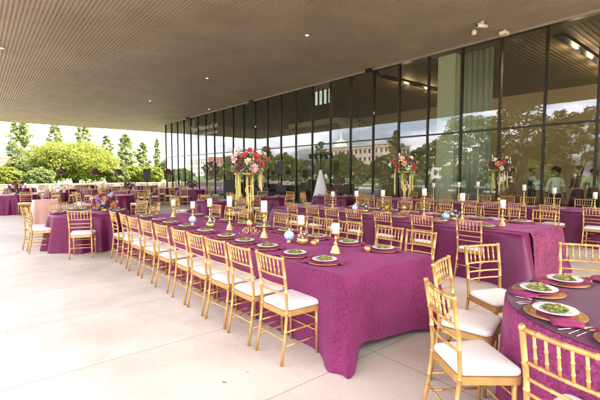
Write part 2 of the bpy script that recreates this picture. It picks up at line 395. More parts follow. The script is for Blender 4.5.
def long_cloth(name, x0, x1, y0, y1, mat, label, group, zt=0.76, flare=0.05, corner=0.13, amp=0.018, ph=0.0, hem=None, k=9.0, cdir=(.75, .75), side=0.0):
    bm = bmesh.new(); loop = rect_loop(x0, x1, y0, y1, 0.035)
    n = len(loop); cd = []
    # distance to closest corner along the edge, for the corner drape
    for x, y, nx, ny, w in loop:
        d = min(math.hypot(x - a, y - b) for a in (x0, x1) for b in (y0, y1)); cd.append(math.exp(-(d / 0.20) ** 2))
    rows = [(0.006, 0.0)]; NT = 12
    rings = []
    rings.append([bm.verts.new((x - nx * 0.012, y - ny * 0.012, zt)) for x, y, nx, ny, w in loop])
    rings.append([bm.verts.new((x - nx * 0.002, y - ny * 0.002, zt - 0.004)) for x, y, nx, ny, w in loop])
    for j in range(1, NT + 1):
        t = j / NT; ring = []
        for i, (x, y, nx, ny, w) in enumerate(loop):
            s = (x + y * 1.0) if abs(nx) < abs(ny) else (y + x)
            dxc = (x - (x0 + x1) / 2); dyc = (y - (y0 + y1) / 2)
            zb = hem(x, y, nx, ny) if hem else 0.004
            z = (zt - 0.004) * (1 - t) + zb * t
            off = flare * t + 1.8 * amp * t ** 0.8 * hem_wave(s, ph, k) + amp * 0.4 * t * noise.noise((x * 5, y * 5, t * 2))
            px = x + nx * off; py = y + ny * off
            c = cd[i] * corner * t ** 0.9; sx = 1 if dxc > 0 else -1; sy = 1 if dyc > 0 else -1
            fold = 1 + 0.15 * math.sin(i * 0.7 + ph) * cd[i] * t
            px += c * fold * (sx * cdir[0] * .62 + nx * .55 * cdir[0] / .75); py += c * fold * (sy * cdir[1] * .62 + ny * .45)
            if nx < 0 and side:
              wl = min(1, -nx * 1.2); wl = wl * wl * (3 - 2 * wl)
              px = px * (1 - wl) + wl * (x + side * t + amp * .5 * hem_wave(s, ph, k) * t + c * fold * (sx * cdir[0] * .62 + nx * .45))
            z = max(zb, z + 0.01 * noise.noise((x * 3, y * 3, 1)) * t * (1 - t))
            ring.append(bm.verts.new((px, py, z)))
        rings.append(ring)
    for a, b in zip(rings, rings[1:]):
        for i in range(n):
            f = bm.faces.new((a[i], b[i], b[(i + 1) % n], a[(i + 1) % n])); f.smooth = True
    f = bm.faces.new(rings[0])
    o = link(name, bm, mat); tag(o, label, 'tablecloth', group); return o
def round_cloth(name, cx, cy, r, mats, label, group, zt=0.76, folds=17, amp=0.085, flare=0.10, ph=0.0, topmi=0, zb=0.004):
    bm = bmesh.new(); n = 160; rings = []
    prof = [(-0.3, 0), (-0.02, 0), (-0.003, -0.003)]
    for dr, dz in prof: rings.append([bm.verts.new((cx + (r + dr) * math.cos(2 * PI * i / n), cy + (r + dr) * math.sin(2 * PI * i / n), zt + dz)) for i in range(n)])
    NT = 12
    for j in range(1, NT + 1):
        t = j / NT; ring = []
        for i in range(n):
            a = 2 * PI * i / n
            w = math.sin(folds * a + ph + 1.3 * math.sin(3 * a + ph)) * (0.7 + 0.3 * math.sin(5 * a + ph))
            w = math.copysign(abs(w) ** 0.75, w)
            rr = r + flare * t + amp * t ** 0.9 * w
            ring.append(bm.verts.new((cx + rr * math.cos(a), cy + rr * math.sin(a), (zt - .003) * (1 - t) + zb * t)))
        rings.append(ring)
    for q, (a, b) in enumerate(zip(rings, rings[1:])):
        for i in range(n):
            f = bm.faces.new((a[i], b[i], b[(i + 1) % n], a[(i + 1) % n])); f.smooth = True
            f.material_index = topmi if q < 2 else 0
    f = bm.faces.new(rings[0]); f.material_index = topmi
    o = link(name, bm, mats); tag(o, label, 'tablecloth', group); return o
def table_frame(cx, cy, sx, sy, label, rnd_=False):
    t = thing('banquet_table', label, 'table', (cx, cy, 0), 0, 'banquet tables under the cloths')
    bm = bmesh.new()
    if rnd_: lathe(bm, [(0, 0.72), (sx, 0.72), (sx, 0.748), (0, 0.748)], n=48, smooth=False)
    else: bx(bm, -sx, sx, -sy, sy, 0.72, 0.748)
    link('tabletop', bm, M['bark'], t)
    for a in (-1, 1):
        for b in (-1, 1):
            bm = bmesh.new(); q = 0.6 if rnd_ else 0.85
            tube(bm, [(a * sx * q, b * sy * q, 0.72), (a * sx * q, b * sy * q, 0)], 0.016, 8)
            link('leg', bm, M['black'], t)
    return t

# ------------------------------------------------------------------ table ware (prototypes)
def proto_charger():
    bm = bmesh.new()
    lathe(bm, [(0, 0), (0.10, 0), (0.112, 0.004), (0.160, 0.013), (0.165, 0.015), (0.164, 0.018), (0.112, 0.009), (0.10, 0.006), (0, 0.006)], n=36)
    return link('charger_plate', bm, M['charger'])
def proto_napkin():
    bm = bmesh.new()   # folded strip that lies over the charger and its end hangs past the rim
    nx, ny = 5, 16; top = []; bot = []
    for j in range(ny + 1):
        y = -0.205 + 0.40 * j / ny; rowt = []; rowb = []
        d = abs(y)
        z = 0.012 if d < 0.10 else (0.012 + (d - 0.10) * 0.16 if d < 0.165 else 0.0225 - (d - 0.165) * 0.30)
        for i in range(nx + 1):
            x = (-0.072 + 0.144 * i / nx) * (1 + 0.18 * math.sin(j * 0.9)) + 0.01 * math.sin(j * .5)
            zz = z + 0.003 * math.sin(i * 2.1 + j * 0.7)
            rowt.append(bm.verts.new((x, y, zz + 0.006))); rowb.append(bm.verts.new((x, y, zz)))
        top.append(rowt); bot.append(rowb)
    for g in (top, bot):
        for j in range(ny):
            for i in range(nx):
                f = bm.faces.new((g[j][i], g[j][i + 1], g[j + 1][i + 1], g[j + 1][i])); f.smooth = True
    for j in range(ny):
        bm.faces.new((top[j][0], top[j + 1][0], bot[j + 1][0], bot[j][0])); bm.faces.new((top[j][nx], bot[j][nx], bot[j + 1][nx], top[j + 1][nx]))
    for i in range(nx):
        bm.faces.new((top[0][i], bot[0][i], bot[0][i + 1], top[0][i + 1])); bm.faces.new((top[ny][i], top[ny][i + 1], bot[ny][i + 1], bot[ny][i]))
    return link('napkin', bm, M['napkin'])
def proto_plate(seed=3, nleaf=95, big=1.0):
    t = thing('salad_plate', 'x', 'plate')
    bm = bmesh.new(); lathe(bm, [(0, 0), (0.068, 0), (0.072, 0.004), (0.115, 0.014), (0.118, 0.016), (0.116, 0.0185), (0.078, 0.009), (0.07, 0.007), (0, 0.006)], n=36)
    link('plate', bm, M['china'], t)
    bm = bmesh.new(); r2 = random.Random(seed)
    for k in range(nleaf):
        a = r2.uniform(0, 2 * PI); q = 0.068 * math.sqrt(r2.random()); z = 0.010 + 0.034 * (1 - (q / 0.075) ** 2) * r2.uniform(0.35, 1)
        c = Vector((q * math.cos(a), q * math.sin(a), z)); L = r2.uniform(0.010, 0.022) * big; W = L * 0.55
        rot = Matrix.Rotation(r2.uniform(0, 6.28), 3, 'Z') @ Matrix.Rotation(r2.uniform(-.9, .9), 3, 'X')
        vs = [bm.verts.new(c + rot @ Vector(p)) for p in ((-L, 0, 0), (0, -W, 0.004), (L, 0, 0.002), (0, W, 0.004), (0, 0, -0.002))]
        mi = 0 if r2.random() < 0.8 else 1
        for f in ((0, 1, 4), (1, 2, 4), (2, 3, 4), (3, 0, 4)): bm.faces.new([vs[i] for i in f]).material_index = mi
    blob(bm, (0, 0, 0.015), 0.055, 0, 2, 0.05, (1, 1, 0.35))
    for k in range(9):
        a = r2.uniform(0, 6.28); q = r2.uniform(0, 0.05); c = (q * math.cos(a), q * math.sin(a), 0.034 - q * .2); h = 0.006
        bx(bm, c[0] - h, c[0] + h, c[1] - h, c[1] + h, c[2] - h, c[2] + h, 1)
    link('salad', bm, [M['lettuce'], M['crouton']], t)
    return t
CH, NP, PL = proto_charger(), proto_napkin(), proto_plate()
PLS = [PL, proto_plate(8, 120, .8), proto_plate(12, 75, 1.35)]; pl_used = [False, False, False]
first = {'c': True, 'n': True, 'p': True}
def dup1(o, loc, rot, label, group, cat):
    r = o.copy(); C.objects.link(r); r.location = loc; r.rotation_euler = (0, 0, rot); tag(r, label, cat, group); return r
def cutlery(kind, loc, rot, label, group):
    bm = bmesh.new()
    if kind == 'fork':
        tube(bm, [(0, -0.10, 0.004), (0, 0, 0.006), (0, 0.045, 0.004)], [0.004, 0.0025, 0.003], 6)
        bx(bm, -0.010, 0.010, 0.045, 0.062, 0.003, 0.006)
        for x in (-0.009, -0.003, 0.003, 0.009): bx(bm, x - .0012, x + .0012, 0.062, 0.095, 0.003, 0.006)
    else:
        tube(bm, [(0, -0.11, 0.004), (0, 0.0, 0.005)], [0.0055, 0.004], 6)
        bx(bm, -0.008, 0.009, 0.0, 0.105, 0.003, 0.005)
    o = link(kind, bm, M['steel']); o.location = loc; o.rotation_euler = (0, 0, rot); tag(o, label, kind, group); return o
def setting(x, y, inward, where, zt=0.762, nap=1.0, forks=False):
    """inward = direction from the diner to the table's middle"""
    rz = inward - PI / 2 + rnd.uniform(-.1, .1); x += rnd.uniform(-.012, .012); y += rnd.uniform(-.012, .012)
    global CH, NP, PL
    l1, l2, l3 = 'gold charger, ' + where, 'magenta napkin, ' + where, 'salad plate, ' + where
    if first['c']:
        first['c'] = False
        CH.location = (x, y, zt); tag(CH, l1, 'charger', 'gold chargers'); NP.location = (x, y, zt); NP.rotation_euler = (0, 0, rz + nap); tag(NP, l2, 'napkin', 'magenta napkins')
    else:
        dup1(CH, (x, y, zt), rz, l1, 'gold chargers', 'charger'); dup1(NP, (x, y, zt), rz + nap + rnd.uniform(-.15, .15), l2, 'magenta napkins', 'napkin')
    k = rnd.randrange(3)
    if not pl_used[k]:
        pl_used[k] = True; q = PLS[k]; q.location = (x, y, zt + 0.0275); q['label'] = l3; q['group'] = 'salad plates'
    else: dup(PLS[k], (x, y, zt + 0.0275), rnd.uniform(0, 6.28), l3, 'salad plates')
    if forks:
        dx = Vector((math.cos(inward), math.sin(inward))); sd = Vector((-dx.y, dx.x))
        for k, (kind, off) in enumerate((('fork', 0.20), ('fork', 0.235), ('knife', -0.20))):
            p = Vector((x, y)) + sd * off - dx * 0.01
            nm = ('inner fork' if k == 0 else 'outer fork') if kind == 'fork' else 'knife'
            cutlery(kind, (p.x, p.y, zt), rz + rnd.uniform(-.08, .08), 'steel %s, %s' % (nm, where), 'cutlery')

def candlestick(x, y, h, where, cr=0.040, ch=0.135, zt=0.762):
    t = thing('candlestick', 'gold candlestick with white pillar candle, ' + where, 'candlestick', (x, y, zt), 0, 'gold candlesticks with pillar candles')
    bm = bmesh.new(); hh = h - ch
    k = hh
    prof = [(0, 0), (0.058, 0), (0.060, 0.008), (0.052, 0.018), (0.040, 0.05), (0.030, 0.075), (0.016, 0.092), (0.022, 0.102), (0.022, 0.108), (0.012, 0.118)]
    z = 0.118; top = hh - 0.02
    nb = max(1, int((top - z) / 0.06))
    for i in range(nb):
        z0 = z + (top - z) * i / nb; z1 = z + (top - z) * (i + 1) / nb; zm = (z0 + z1) / 2
        prof += [(0.010, z0 + 0.004), (0.0115, zm - .01), (0.0175, zm), (0.0115, zm + .01)]
    prof += [(0.011, top - .004), (0.03, top + 0.006), (0.047, top + 0.012), (0.047, hh), (0, hh)]
    lathe(bm, prof, n=20); link('holder', bm, M['brass'], t)
    bm = bmesh.new(); lathe(bm, [(0, hh), (cr, hh), (cr, h - 0.004), (cr - 0.004, h), (0.02, h - 0.004), (0, h - 0.006)], n=20)
    tube(bm, [(0, 0, h - .006), (0.001, 0, h + .008)], 0.0012, 5); link('candle', bm, M['wax'], t)
    return t
def rose_bm(bm, c, r, n_dir, mi=0, seed=0):
    """a bloom of overlapping cupped petals opening along n_dir"""
    r2 = random.Random(seed); q = n_dir.to_track_quat('Z', 'Y').to_matrix()
    blob(bm, c + n_dir * r * 0.25, r * 0.42, mi, 1)
    for ring, (np_, rad, tilt, hgt) in enumerate(((4, 0.35, 0.25, 0.55), (5, 0.6, 0.6, 0.4), (7, 0.85, 1.05, 0.18))):
        for k in range(np_):
            a = 2 * PI * (k + ring * .4) / np_ + r2.uniform(-.2, .2)
            ca, sa = math.cos(a), math.sin(a); w = r * 0.62
            def P(u, v):
                rr = r * rad * (0.35 + v * 0.75 * (0.6 + tilt * .5)); z = r * (hgt * v * 1.2 - (0.25 if v > .99 and ring == 2 else 0)) - r * 0.1
                return c + q @ Vector((ca * rr - sa * u * w * (0.5 + .5 * math.sin(PI * min(1, v + .25))), sa * rr + ca * u * w * (0.5 + .5 * math.sin(PI * min(1, v + .25))), z))
            g = [[bm.verts.new(P(u, v)) for u in (-.5, 0, .5)] for v in (0, .5, 1)]
            for i in range(2):
                for j in range(2):
                    f = bm.faces.new((g[i][j], g[i][j + 1], g[i + 1][j + 1], g[i + 1][j])); f.smooth = True; f.material_index = mi
def leaves(bm, c, r, n, L=(0.03, 0.06), mi=0, seed=0, flat=1.0, inner=0.45):
    r2 = random.Random(seed)
    for _ in range(n):
        d = Vector((r2.gauss(0, 1), r2.gauss(0, 1), r2.gauss(0, 1) * flat)).normalized()
        p = Vector(c) + Vector((d.x, d.y, d.z * flat)) * r * r2.uniform(inner, 1.0)
        l = r2.uniform(*L); w = l * 0.38; q = (d + Vector((r2.uniform(-.6, .6), r2.uniform(-.6, .6), r2.uniform(-.6, .4)))).normalized().to_track_quat('Y', 'Z').to_matrix()
        vs = [bm.verts.new(p + q @ Vector(v)) for v in ((0, 0, 0), (-w, l * .5, 0.2 * w), (0, l, 0), (w, l * .5, 0.2 * w))]
        f = bm.faces.new((vs[0], vs[3], vs[2])); f.material_index = mi
        f = bm.faces.new((vs[0], vs[2], vs[1])); f.material_index = mi
def bouquet(t, c, r, cols, seed, n=18, rr=(0.035, 0.055), flat=0.75, leafn=150, spray=True):
    if leafn == 50: spray = False; rr = (r * .26, r * .34)
    r2 = random.Random(seed); c = Vector(c)
    bm = bmesh.new(); leaves(bm, c, r * 1.05, leafn, (r * .2, r * .4), 0, seed, flat, 0.3)
    if spray:
        for k in range(9):
            a = 2 * PI * k / 9 + r2.uniform(-.2, .2); e = c + Vector((math.cos(a) * r * 1.55, math.sin(a) * r * 1.55, r2.uniform(-.5, .15) * r))
            tube(bm, [c, c.lerp(e, .5) + Vector((0, 0, r * .2)), e], 0.002, 4)
            for q in range(8):
                p = c.lerp(e, 0.5 + q / 15); leaves(bm, p, 0.02, 4, (r * .12, r * .22), 0, seed * 31 + k * 9 + q)
    link('foliage', bm, M['fl_leaf'], t)
    for k in range(n):
        z = 1 - 1.62 * (k + .5) / n; a = k * 2.39996 + seed; s = math.sqrt(max(0, 1 - z * z))
        d = Vector((s * math.cos(a), s * math.sin(a), z)); p = c + Vector((d.x, d.y, d.z * flat)) * r * r2.uniform(0.85, 1.12)
        bm = bmesh.new(); rose_bm(bm, p, r2.uniform(*rr), d, 0, seed * 100 + k); link('rose', bm, M['fl_' + cols[k % len(cols)]], t)
def tall_centerpiece(x, y, label, cols, seed, zt=0.762, H=0.78, br=0.20, full=True,  tassels=((-.17, .62), (.17, .45), (.02, .3)), tap=((-.16, 1.14), (0.06, 1.15)), rz=0.0, nro=20):
    t = thing('floral_centerpiece', label, 'flower arrangement', (x, y, zt), rz, 'tall floral centerpieces')
    bm = bmesh.new()
    if full:
        for k in range(4):     # scrolled feet
            a = PI / 4 + k * PI / 2; d = Vector((math.cos(a), math.sin(a), 0)); pts = []
            for i in range(26):
                u = i / 25; th = u * 2.1 * PI; q = 0.055 * (1 - 0.55 * u)
                pts.append(d * (0.075 + q * math.cos(th + PI)) + Vector((0, 0, 0.062 + q * math.sin(th + PI) * 0.95)))
            tube(bm, [d * 0.012 + Vector((0, 0, 0.19)), d * 0.02 + Vector((0, 0, 0.12))] + pts, 0.0055, 6)
            tube(bm, [d * 0.10 + Vector((0, 0, 0.02)), d * 0.15 + Vector((0, 0, 0.006)), d * 0.18 + Vector((0, 0, 0.03)), d * 0.165 + Vector((0, 0, 0.045))], 0.005, 6)
        lathe(bm, [(0, 0.10), (0.03, 0.11), (0.045, 0.15), (0.03, 0.19), (0.012, 0.21)], n=16)
        for s in (-1, 1):
            tube(bm, [(s * 0.010, 0, 0.18), (s * 0.018, 0, 0.35), (s * 0.012, 0, 0.42), (s * 0.018, 0, H)], 0.006, 8)
        for zc, q in ((H - .21, 0.055), (H - .33, 0.04)):
            tube(bm, [(q * math.cos(2 * PI * i / 24), 0, zc + q * math.sin(2 * PI * i / 24)) for i in range(25)], 0.006, 6, False)
    else:
        lathe(bm, [(0, 0), (0.08, 0), (0.08, 0.01), (0.012, 0.03), (0.010, H - .03), (0.05, H)], n=12)
    lathe(bm, [(0, H - .01), (0.09, H), (0.11, H + 0.02), (0.10, H + .022), (0, H + .01)], n=20)
    link('stand', bm, M['brass'], t)
    bouquet(t, (0, 0, H + 0.10 + br * .2), br, cols, seed, max(nro, 26) if full else nro, (br * .2, br * .29), .8, leafn=200 if full else 50)
    for k, (dx, L) in enumerate(tassels):
        bm = bmesh.new(); r2 = random.Random(seed + k)
        for s in range(3):
            ox, oy = dx + r2.uniform(-.012, .012), r2.uniform(-.02, .02); l = L * r2.uniform(.8, 1)
            pts = [(ox + .004 * math.sin(i * .9 + s), oy, H + 0.04 - l * i / 10) for i in range(11)]
            tube(bm, pts, [0.010 + 0.004 * math.sin(i * 2.3 + s) * (i < 10) - 0.006 * (i == 10) for i in range(11)], 7)
            for i in range(1, 10): blob(bm, pts[i], 0.014, 0, 1, 0.2)
        link('hanging_bloom', bm, M['tassel'], t)
    for dx, z in tap:
        bm = bmesh.new(); tube(bm, [(dx, -0.03, H), (dx, -0.03, z)], [0.011, 0.009], 10); tube(bm, [(dx, -.03, z), (dx, -.03, z + .01)], 0.001, 4); link('taper_candle', bm, M['fl_cream'], t)
    return t
def low_centerpiece(x, y, label, cols, seed, r=0.17, zt=0.762, n=16, cat='flower arrangement'):
    t = thing('low_floral_centerpiece', label, cat, (x, y, zt), 0, 'low floral centerpieces')
    bm = bmesh.new(); lathe(bm, [(0, 0), (0.05, 0), (0.065, 0.03), (0.07, 0.08), (0.06, 0.08), (0, 0.06)], n=16); link('bowl', bm, M['brass'], t)
    bouquet(t, (0, 0, 0.06 + r * .72), r, cols, seed, n, (r * .2, r * .3), 0.72, 140, False)
    return t
def globe(x, y, r, mat, label, zt=0.762):
    t = thing('glass_globe', label, 'ornament', (x, y, zt), 0, 'glass globes')
    bm = bmesh.new(); lathe(bm, [(0, 0), (r * .55, 0), (r * .5, .012), (r * .3, .02), (r * .45, .035), (0, .035)], n=16); link('base', bm, M['brass'], t)
    bm = bmesh.new(); blob(bm, (0, 0, r + .025), r, 0, 3)
    lathe(bm, [(0, r * 2 + .02), (r * .18, r * 2 + .02), (r * .12, r * 2 + .05), (0, r * 2 + .055)], n=10); link('glass_ball', bm, mat, t)
    return t
def votive(x, y, label, zt=0.762):
    t = thing('votive_holder', label, 'candle holder', (x, y, zt), 0, 'votive holders')
    bm = bmesh.new(); lathe(bm, [(0, 0), (0.026, 0), (0.034, 0.03), (0.032, 0.065), (0.029, 0.065), (0.031, 0.03), (0.023, 0.004), (0, 0.004)], n=18); link('glass', bm, M['charger'], t)
    bm = bmesh.new(); lathe(bm, [(0, 0.005), (0.022, 0.005), (0.025, 0.03), (0, 0.03)], n=14); link('wax', bm, M['wax'], t)
    return t

# ================================================================== SETTING
bm = bmesh.new(); bx(bm, -9, 60, -12, 46.5, -0.15, 0); struct(link('plaza', bm, M['plaza']))
bm = bmesh.new(); S_ = 900
vs = [bm.verts.new(p) for p in ((-S_, -S_, -0.10), (S_, -S_, -0.10), (S_, S_, -0.10), (-S_, S_, -0.10))]; bm.faces.new(vs); struct(link('lawn', bm, M['grass']))
bm = bmesh.new(); vs = [bm.verts.new(p) for p in ((-26, -60, -0.095), (-19, -60, -0.095), (-19, 90, -0.095), (-26, 90, -0.095))]; bm.faces.new(vs); struct(link('path', bm, M['gravel']))

# ------------------------------------------------------------------ museum building
GX = 13.6; CZ = 6.17; GY0 = 3.2 - 1.35 * 11; NB = 35; GY1 = GY0 + 1.35 * NB
RX0, RX1, RY0, RY1 = -1.75, 34.0, -4.6, 43.0  # unseen near end cut short to let light in from behind
B = thing('museum_building', 'long modern building with tall glass wall and deep overhanging perforated canopy', 'building', (0, 0, 0))
bm = bmesh.new(); bx(bm, RX0, RX1, RY0, RY1, CZ + 0.30, CZ + 1.0)
bx(bm, RX0, RX0 + .12, RY0, RY1, CZ - .02, CZ + .297); bx(bm, RX0 + .125, RX1, RY1 - .12, RY1, CZ - .02, CZ + .297); bx(bm, RX0 + .125, RX1, RY0, RY0 + .12, CZ - .02, CZ + .297)
bx(bm, GX - .1, RX1, GY0 - .2, RY0 - .002, CZ + .06, CZ + 1.0)  # unseen slab, added so no light leaks into the interior
link('roof', bm, M['roof'], B)
bm = bmesh.new(); bx(bm, RX0 + .13, GX - .1, RY0 + .13, RY1 - .13, CZ + .10, CZ + .16); bx(bm, GX - .095, RX1 - .1, GY1 + .1, RY1 - .13, CZ + .10, CZ + .16)
link('ceiling_backing', bm, M['plenum'], B)
P = 0.112; bm = bmesh.new(); k = 0; x = RX0 + .2
while x < RX1 - 1:
    if x < GX - .12: bx(bm, x, x + .054, RY0 + .13, RY1 - .13, CZ, CZ + .045)
    elif x > GX + .05: bx(bm, x, x + .054, GY1 + .15, RY1 - .13, CZ, CZ + .045)
    x += P
link('ceiling_rib_grille', bm, M['rib'], B)
bm = bmesh.new(); y = RY0 + .2
while y < RY1 - .25:
    x1 = GX - .12 if y < GY1 + .1 else RX1 - 1
    bx(bm, RX0 + .14, x1, y, y + .046, CZ + .007, CZ + .043); y += P
link('ceiling_cross_grille', bm, M['rib'], B)
# glazing
for i in range(NB):
    y0 = GY0 + 1.35 * i
    for z0, z1 in ((0.12, 3.08), (3.14, CZ - .10)):
        hw, hz = .643, (z1 - z0) / 2; bm = bmesh.new(); bx(bm, 0, .018, -hw, hw, -hz, hz); q = link('window_pane', bm, M['glass'], B); q.location = (GX, y0 + .675, (z0 + z1) / 2); q.rotation_euler = (0, rnd.uniform(-.0016, .0016), rnd.uniform(-.0025, .0025))
for i in range(NB + 1):
    y0 = GY0 + 1.35 * i; bm = bmesh.new(); bx(bm, GX - .05, GX + .09, y0 - .028, y0 + .028, 0.10, CZ - .08); link('mullion', bm, M['frame'], B)
NX = 14
for i in range(NX):
    x0 = GX + .1 + 1.35 * i
    for z0, z1 in ((0.12, 3.08), (3.14, CZ - .10)):
        bm = bmesh.new(); bx(bm, x0 + .03, x0 + 1.32, GY1, GY1 + .018, z0, z1); link('window_pane', bm, M['glass'], B)
    bm = bmesh.new(); bx(bm, x0 + 1.322, x0 + 1.378, GY1 - .05, GY1 + .07, 0.10, CZ - .08); link('mullion', bm, M['frame'], B)
bm = bmesh.new()
for i in range(NB):
    y0 = GY0 + 1.35 * i; bx(bm, GX - .035, GX + .07, y0 + .030, y0 + 1.32, 3.082, 3.138)
link('transom', bm, M['frame'], B)
bm = bmesh.new(); bx(bm, GX + .1, GX + 19, GY1 - .035, GY1 + .045, 3.082, 3.138); link('transom', bm, M['frame'], B)
bm = bmesh.new(); bx(bm, GX - .09, GX + .12, GY0 - .03, GY1 + .09, CZ - .078, CZ - .012); bx(bm, GX + .122, GX + 19, GY1 - .05, GY1 + .09, CZ - .078, CZ - .012)
bx(bm, GX - .07, GX + .12, GY0 - .03, GY1 + .09, 0.0, 0.098); bx(bm, GX + .122, GX + 19, GY1 - .05, GY1 + .07, 0, 0.098); link('glazing_channel', bm, M['frame'], B)
bm = bmesh.new(); bx(bm, GX - .13, GX - .093, GY0 - .03, GY1 + .13, CZ - .075, CZ - .004); link('head_rail', bm, M['rail'], B)
# interior
bm = bmesh.new(); bx(bm, GX + .13, RX1 - .2, GY0, GY1 - .06, 0.004, 0.012); link('interior_floor', bm, M['infloor'], B)
bm = bmesh.new(); bx(bm, GX + .13, RX1 - .2, GY0, GY1 - .06, CZ - .07, CZ + .05)
for i in range(60):
    yy = GY0 + .3 + i * .14
    if yy < GY1: pass
link('interior_ceiling', bm, M['inceil'], B)
bm = bmesh.new()
yy = GY0 + .1
while yy < 12:
    bx(bm, GX + .5, 23.7, yy, yy + .05, CZ - .082, CZ - .071); yy += .16
link('ceiling_batten', bm, M['inceil'], B)
bm = bmesh.new(); bx(bm, 24, 24.25, GY0, 33.5, 0.012, CZ - .072); bx(bm, 15.3, 23.99, 33.4, 33.6, 0.012, CZ - .072); bx(bm, GX + .2, 24, GY0 - .2, GY0, 0, CZ - .08); link('interior_wall', bm, M['inwall'], B)
# pale column and curtains
bm = bmesh.new(); bx(bm, 13.95, 14.55, 7.70, 8.42, 0.014, CZ - .075); link('column', bm, M['column'], B)
def curtain(x0, y0, x1, y1, nm='curtain', mat='curtain', z1=CZ - .11):
    bm = bmesh.new(); n = int(math.hypot(x1 - x0, y1 - y0) / .03); d = Vector((x1 - x0, y1 - y0)).normalized(); nn = Vector((-d.y, d.x)); A = []; Bv = []
    for i in range(n + 1):
        p = Vector((x0, y0)) + d * (i * .03) + nn * (0.035 * math.sin(i * .9) + .02 * math.sin(i * .37)); q = p + nn * .006
        A.append([bm.verts.new((p.x, p.y, z)) for z in (0.03, z1)]); Bv.append([bm.verts.new((q.x, q.y, z)) for z in (0.03, z1)])
    for G in (A, Bv):
        for i in range(n): bm.faces.new((G[i][0], G[i + 1][0], G[i + 1][1], G[i][1])).smooth = True
    for i in range(n):
        for e in (0, 1): bm.faces.new((A[i][e], A[i + 1][e], Bv[i + 1][e], Bv[i][e]))
    for i in (0, n): bm.faces.new((A[i][0], A[i][1], Bv[i][1], Bv[i][0]))
    return link(nm, bm, M[mat], B)
curtain(14.2, 6.42, 14.2, 7.66); curtain(14.75, 8.3, 14.75, 8.8)
for k, yy in enumerate((30.6, 31.9, 33.2, 34.5)): curtain(GX + .55, yy, GX + .55, yy + .55, mat='column')
for xx in (15.5, 18.0, 20.5): curtain(xx, GY1 - .6, xx + .6, GY1 - .6, mat='column')
# stair rising inside
bm = bmesh.new()
def slab(pa, pb, w, h):
    a, b = Vector(pa), Vector(pb); vs = []
    for p in (a, b):
        for dx, dz in ((0, 0), (w, 0), (w, h), (0, h)): vs.append(bm.verts.new((p.x + dx, p.y, p.z + dz)))
    for f in ((0, 1, 2, 3), (7, 6, 5, 4), (0, 4, 5, 1), (1, 5, 6, 2), (2, 6, 7, 3), (3, 7, 4, 0)): bm.faces.new([vs[i] for i in f])
slab((18, 11.0, 0.6), (18, 18.0, 4.9), 1.6, .35); slab((18, 18.01, 4.9), (18, 23.0, 4.9), 1.6, .35)
for i in range(22):
    yy = 11.1 + i * .31; zz = .6 + (yy - 11) * .614 + .35; bx(bm, 18.02, 19.58, yy, yy + .29, zz - .02, zz + .17)
link('staircase', bm, M['concrete_in'], B)
bm = bmesh.new()
tube(bm, [(17.95, 11.0, 1.85), (17.95, 18, 6.05)], .03, 6); tube(bm, [(17.95, 11.0, 1.5), (17.95, 17.4, 5.43)], .02, 6)
for i in range(8): tube(bm, [(17.95, 11 + i, .95 + i * .614), (17.95, 11 + i, 1.83 + i * .6)], .018, 6)
link('stair_handrail', bm, M['frame'], B)
bm = bmesh.new(); bx(bm, 19.8, 24, 14, 25.5, 3.2, 3.55); link('mezzanine', bm, M['concrete_in'], B)
for k in range(4):
    bm = bmesh.new(); bx(bm, 14.10, 14.16, 14.55 + k * .34, 14.55 + k * .34 + .12, 5.25, 5.95); tube(bm, [(14.13, 14.61 + k * .34, 5.953), (14.13, 14.61 + k * .34, CZ - .08)], .005, 5); link('hanging_bar', bm, M['glow_bar'], B)  # four pale upright bars behind the glass, given a weak glow
# ceiling lights inside: two dark troughs with lamp pairs
for x0, x1, yc in ((14.5, 22.5, 4.55), (14.5, 22.5, 11.5)):
    bm = bmesh.new(); bx(bm, x0, x1, yc - .14, yc + .14, CZ - .17, CZ - .102); link('light_trough', bm, M['frame'], B)
    for q in range(4):
        bm = bmesh.new(); xc = 16.3 + q * 1.75
        for d in (-.11, 0, .11): lathe(bm, [(0, 0), (.045, 0), (.045, .01), (0, .01)], (xc + d, yc, CZ - .185), 10)
        link('ceiling_lamp', bm, M['lamp'], B)
        ld = bpy.data.lights.new('interior_lamp', 'POINT'); ld.energy = 4.5; ld.color = (1, .74, .42); ld.shadow_soft_size = .12
        lo = bpy.data.objects.new('interior_lamp', ld); C.objects.link(lo); lo.location = (xc, yc, CZ - .32)
# ceiling recessed lights outside
for (x, y) in ((8.71, 17.41), (0.95, 18.08), (8.61, 9.99), (12.87, 25.51), (8.6, 25.0), (0.9, 10.0)):
    bm = bmesh.new(); lathe(bm, [(0.075, 0), (0.105, 0), (0.105, .02), (0.075, .02), (.075, 0)], (x, y, CZ - .018), 20); l = link('ceiling_light', bm, M['rail'], B)
    bm = bmesh.new(); lathe(bm, [(0, .002), (.045, .002), (.045, .012), (0, .012)], (x, y, CZ - .012), 16); link('lamp', bm, M['lamp'], l)
for y in (11.4, 20.85, 30.3):
    bm = bmesh.new(); bx(bm, GX - .32, GX - .14, y - .13, y + .13, CZ - .16, CZ - .003); link('bracket', bm, M['black'], B)
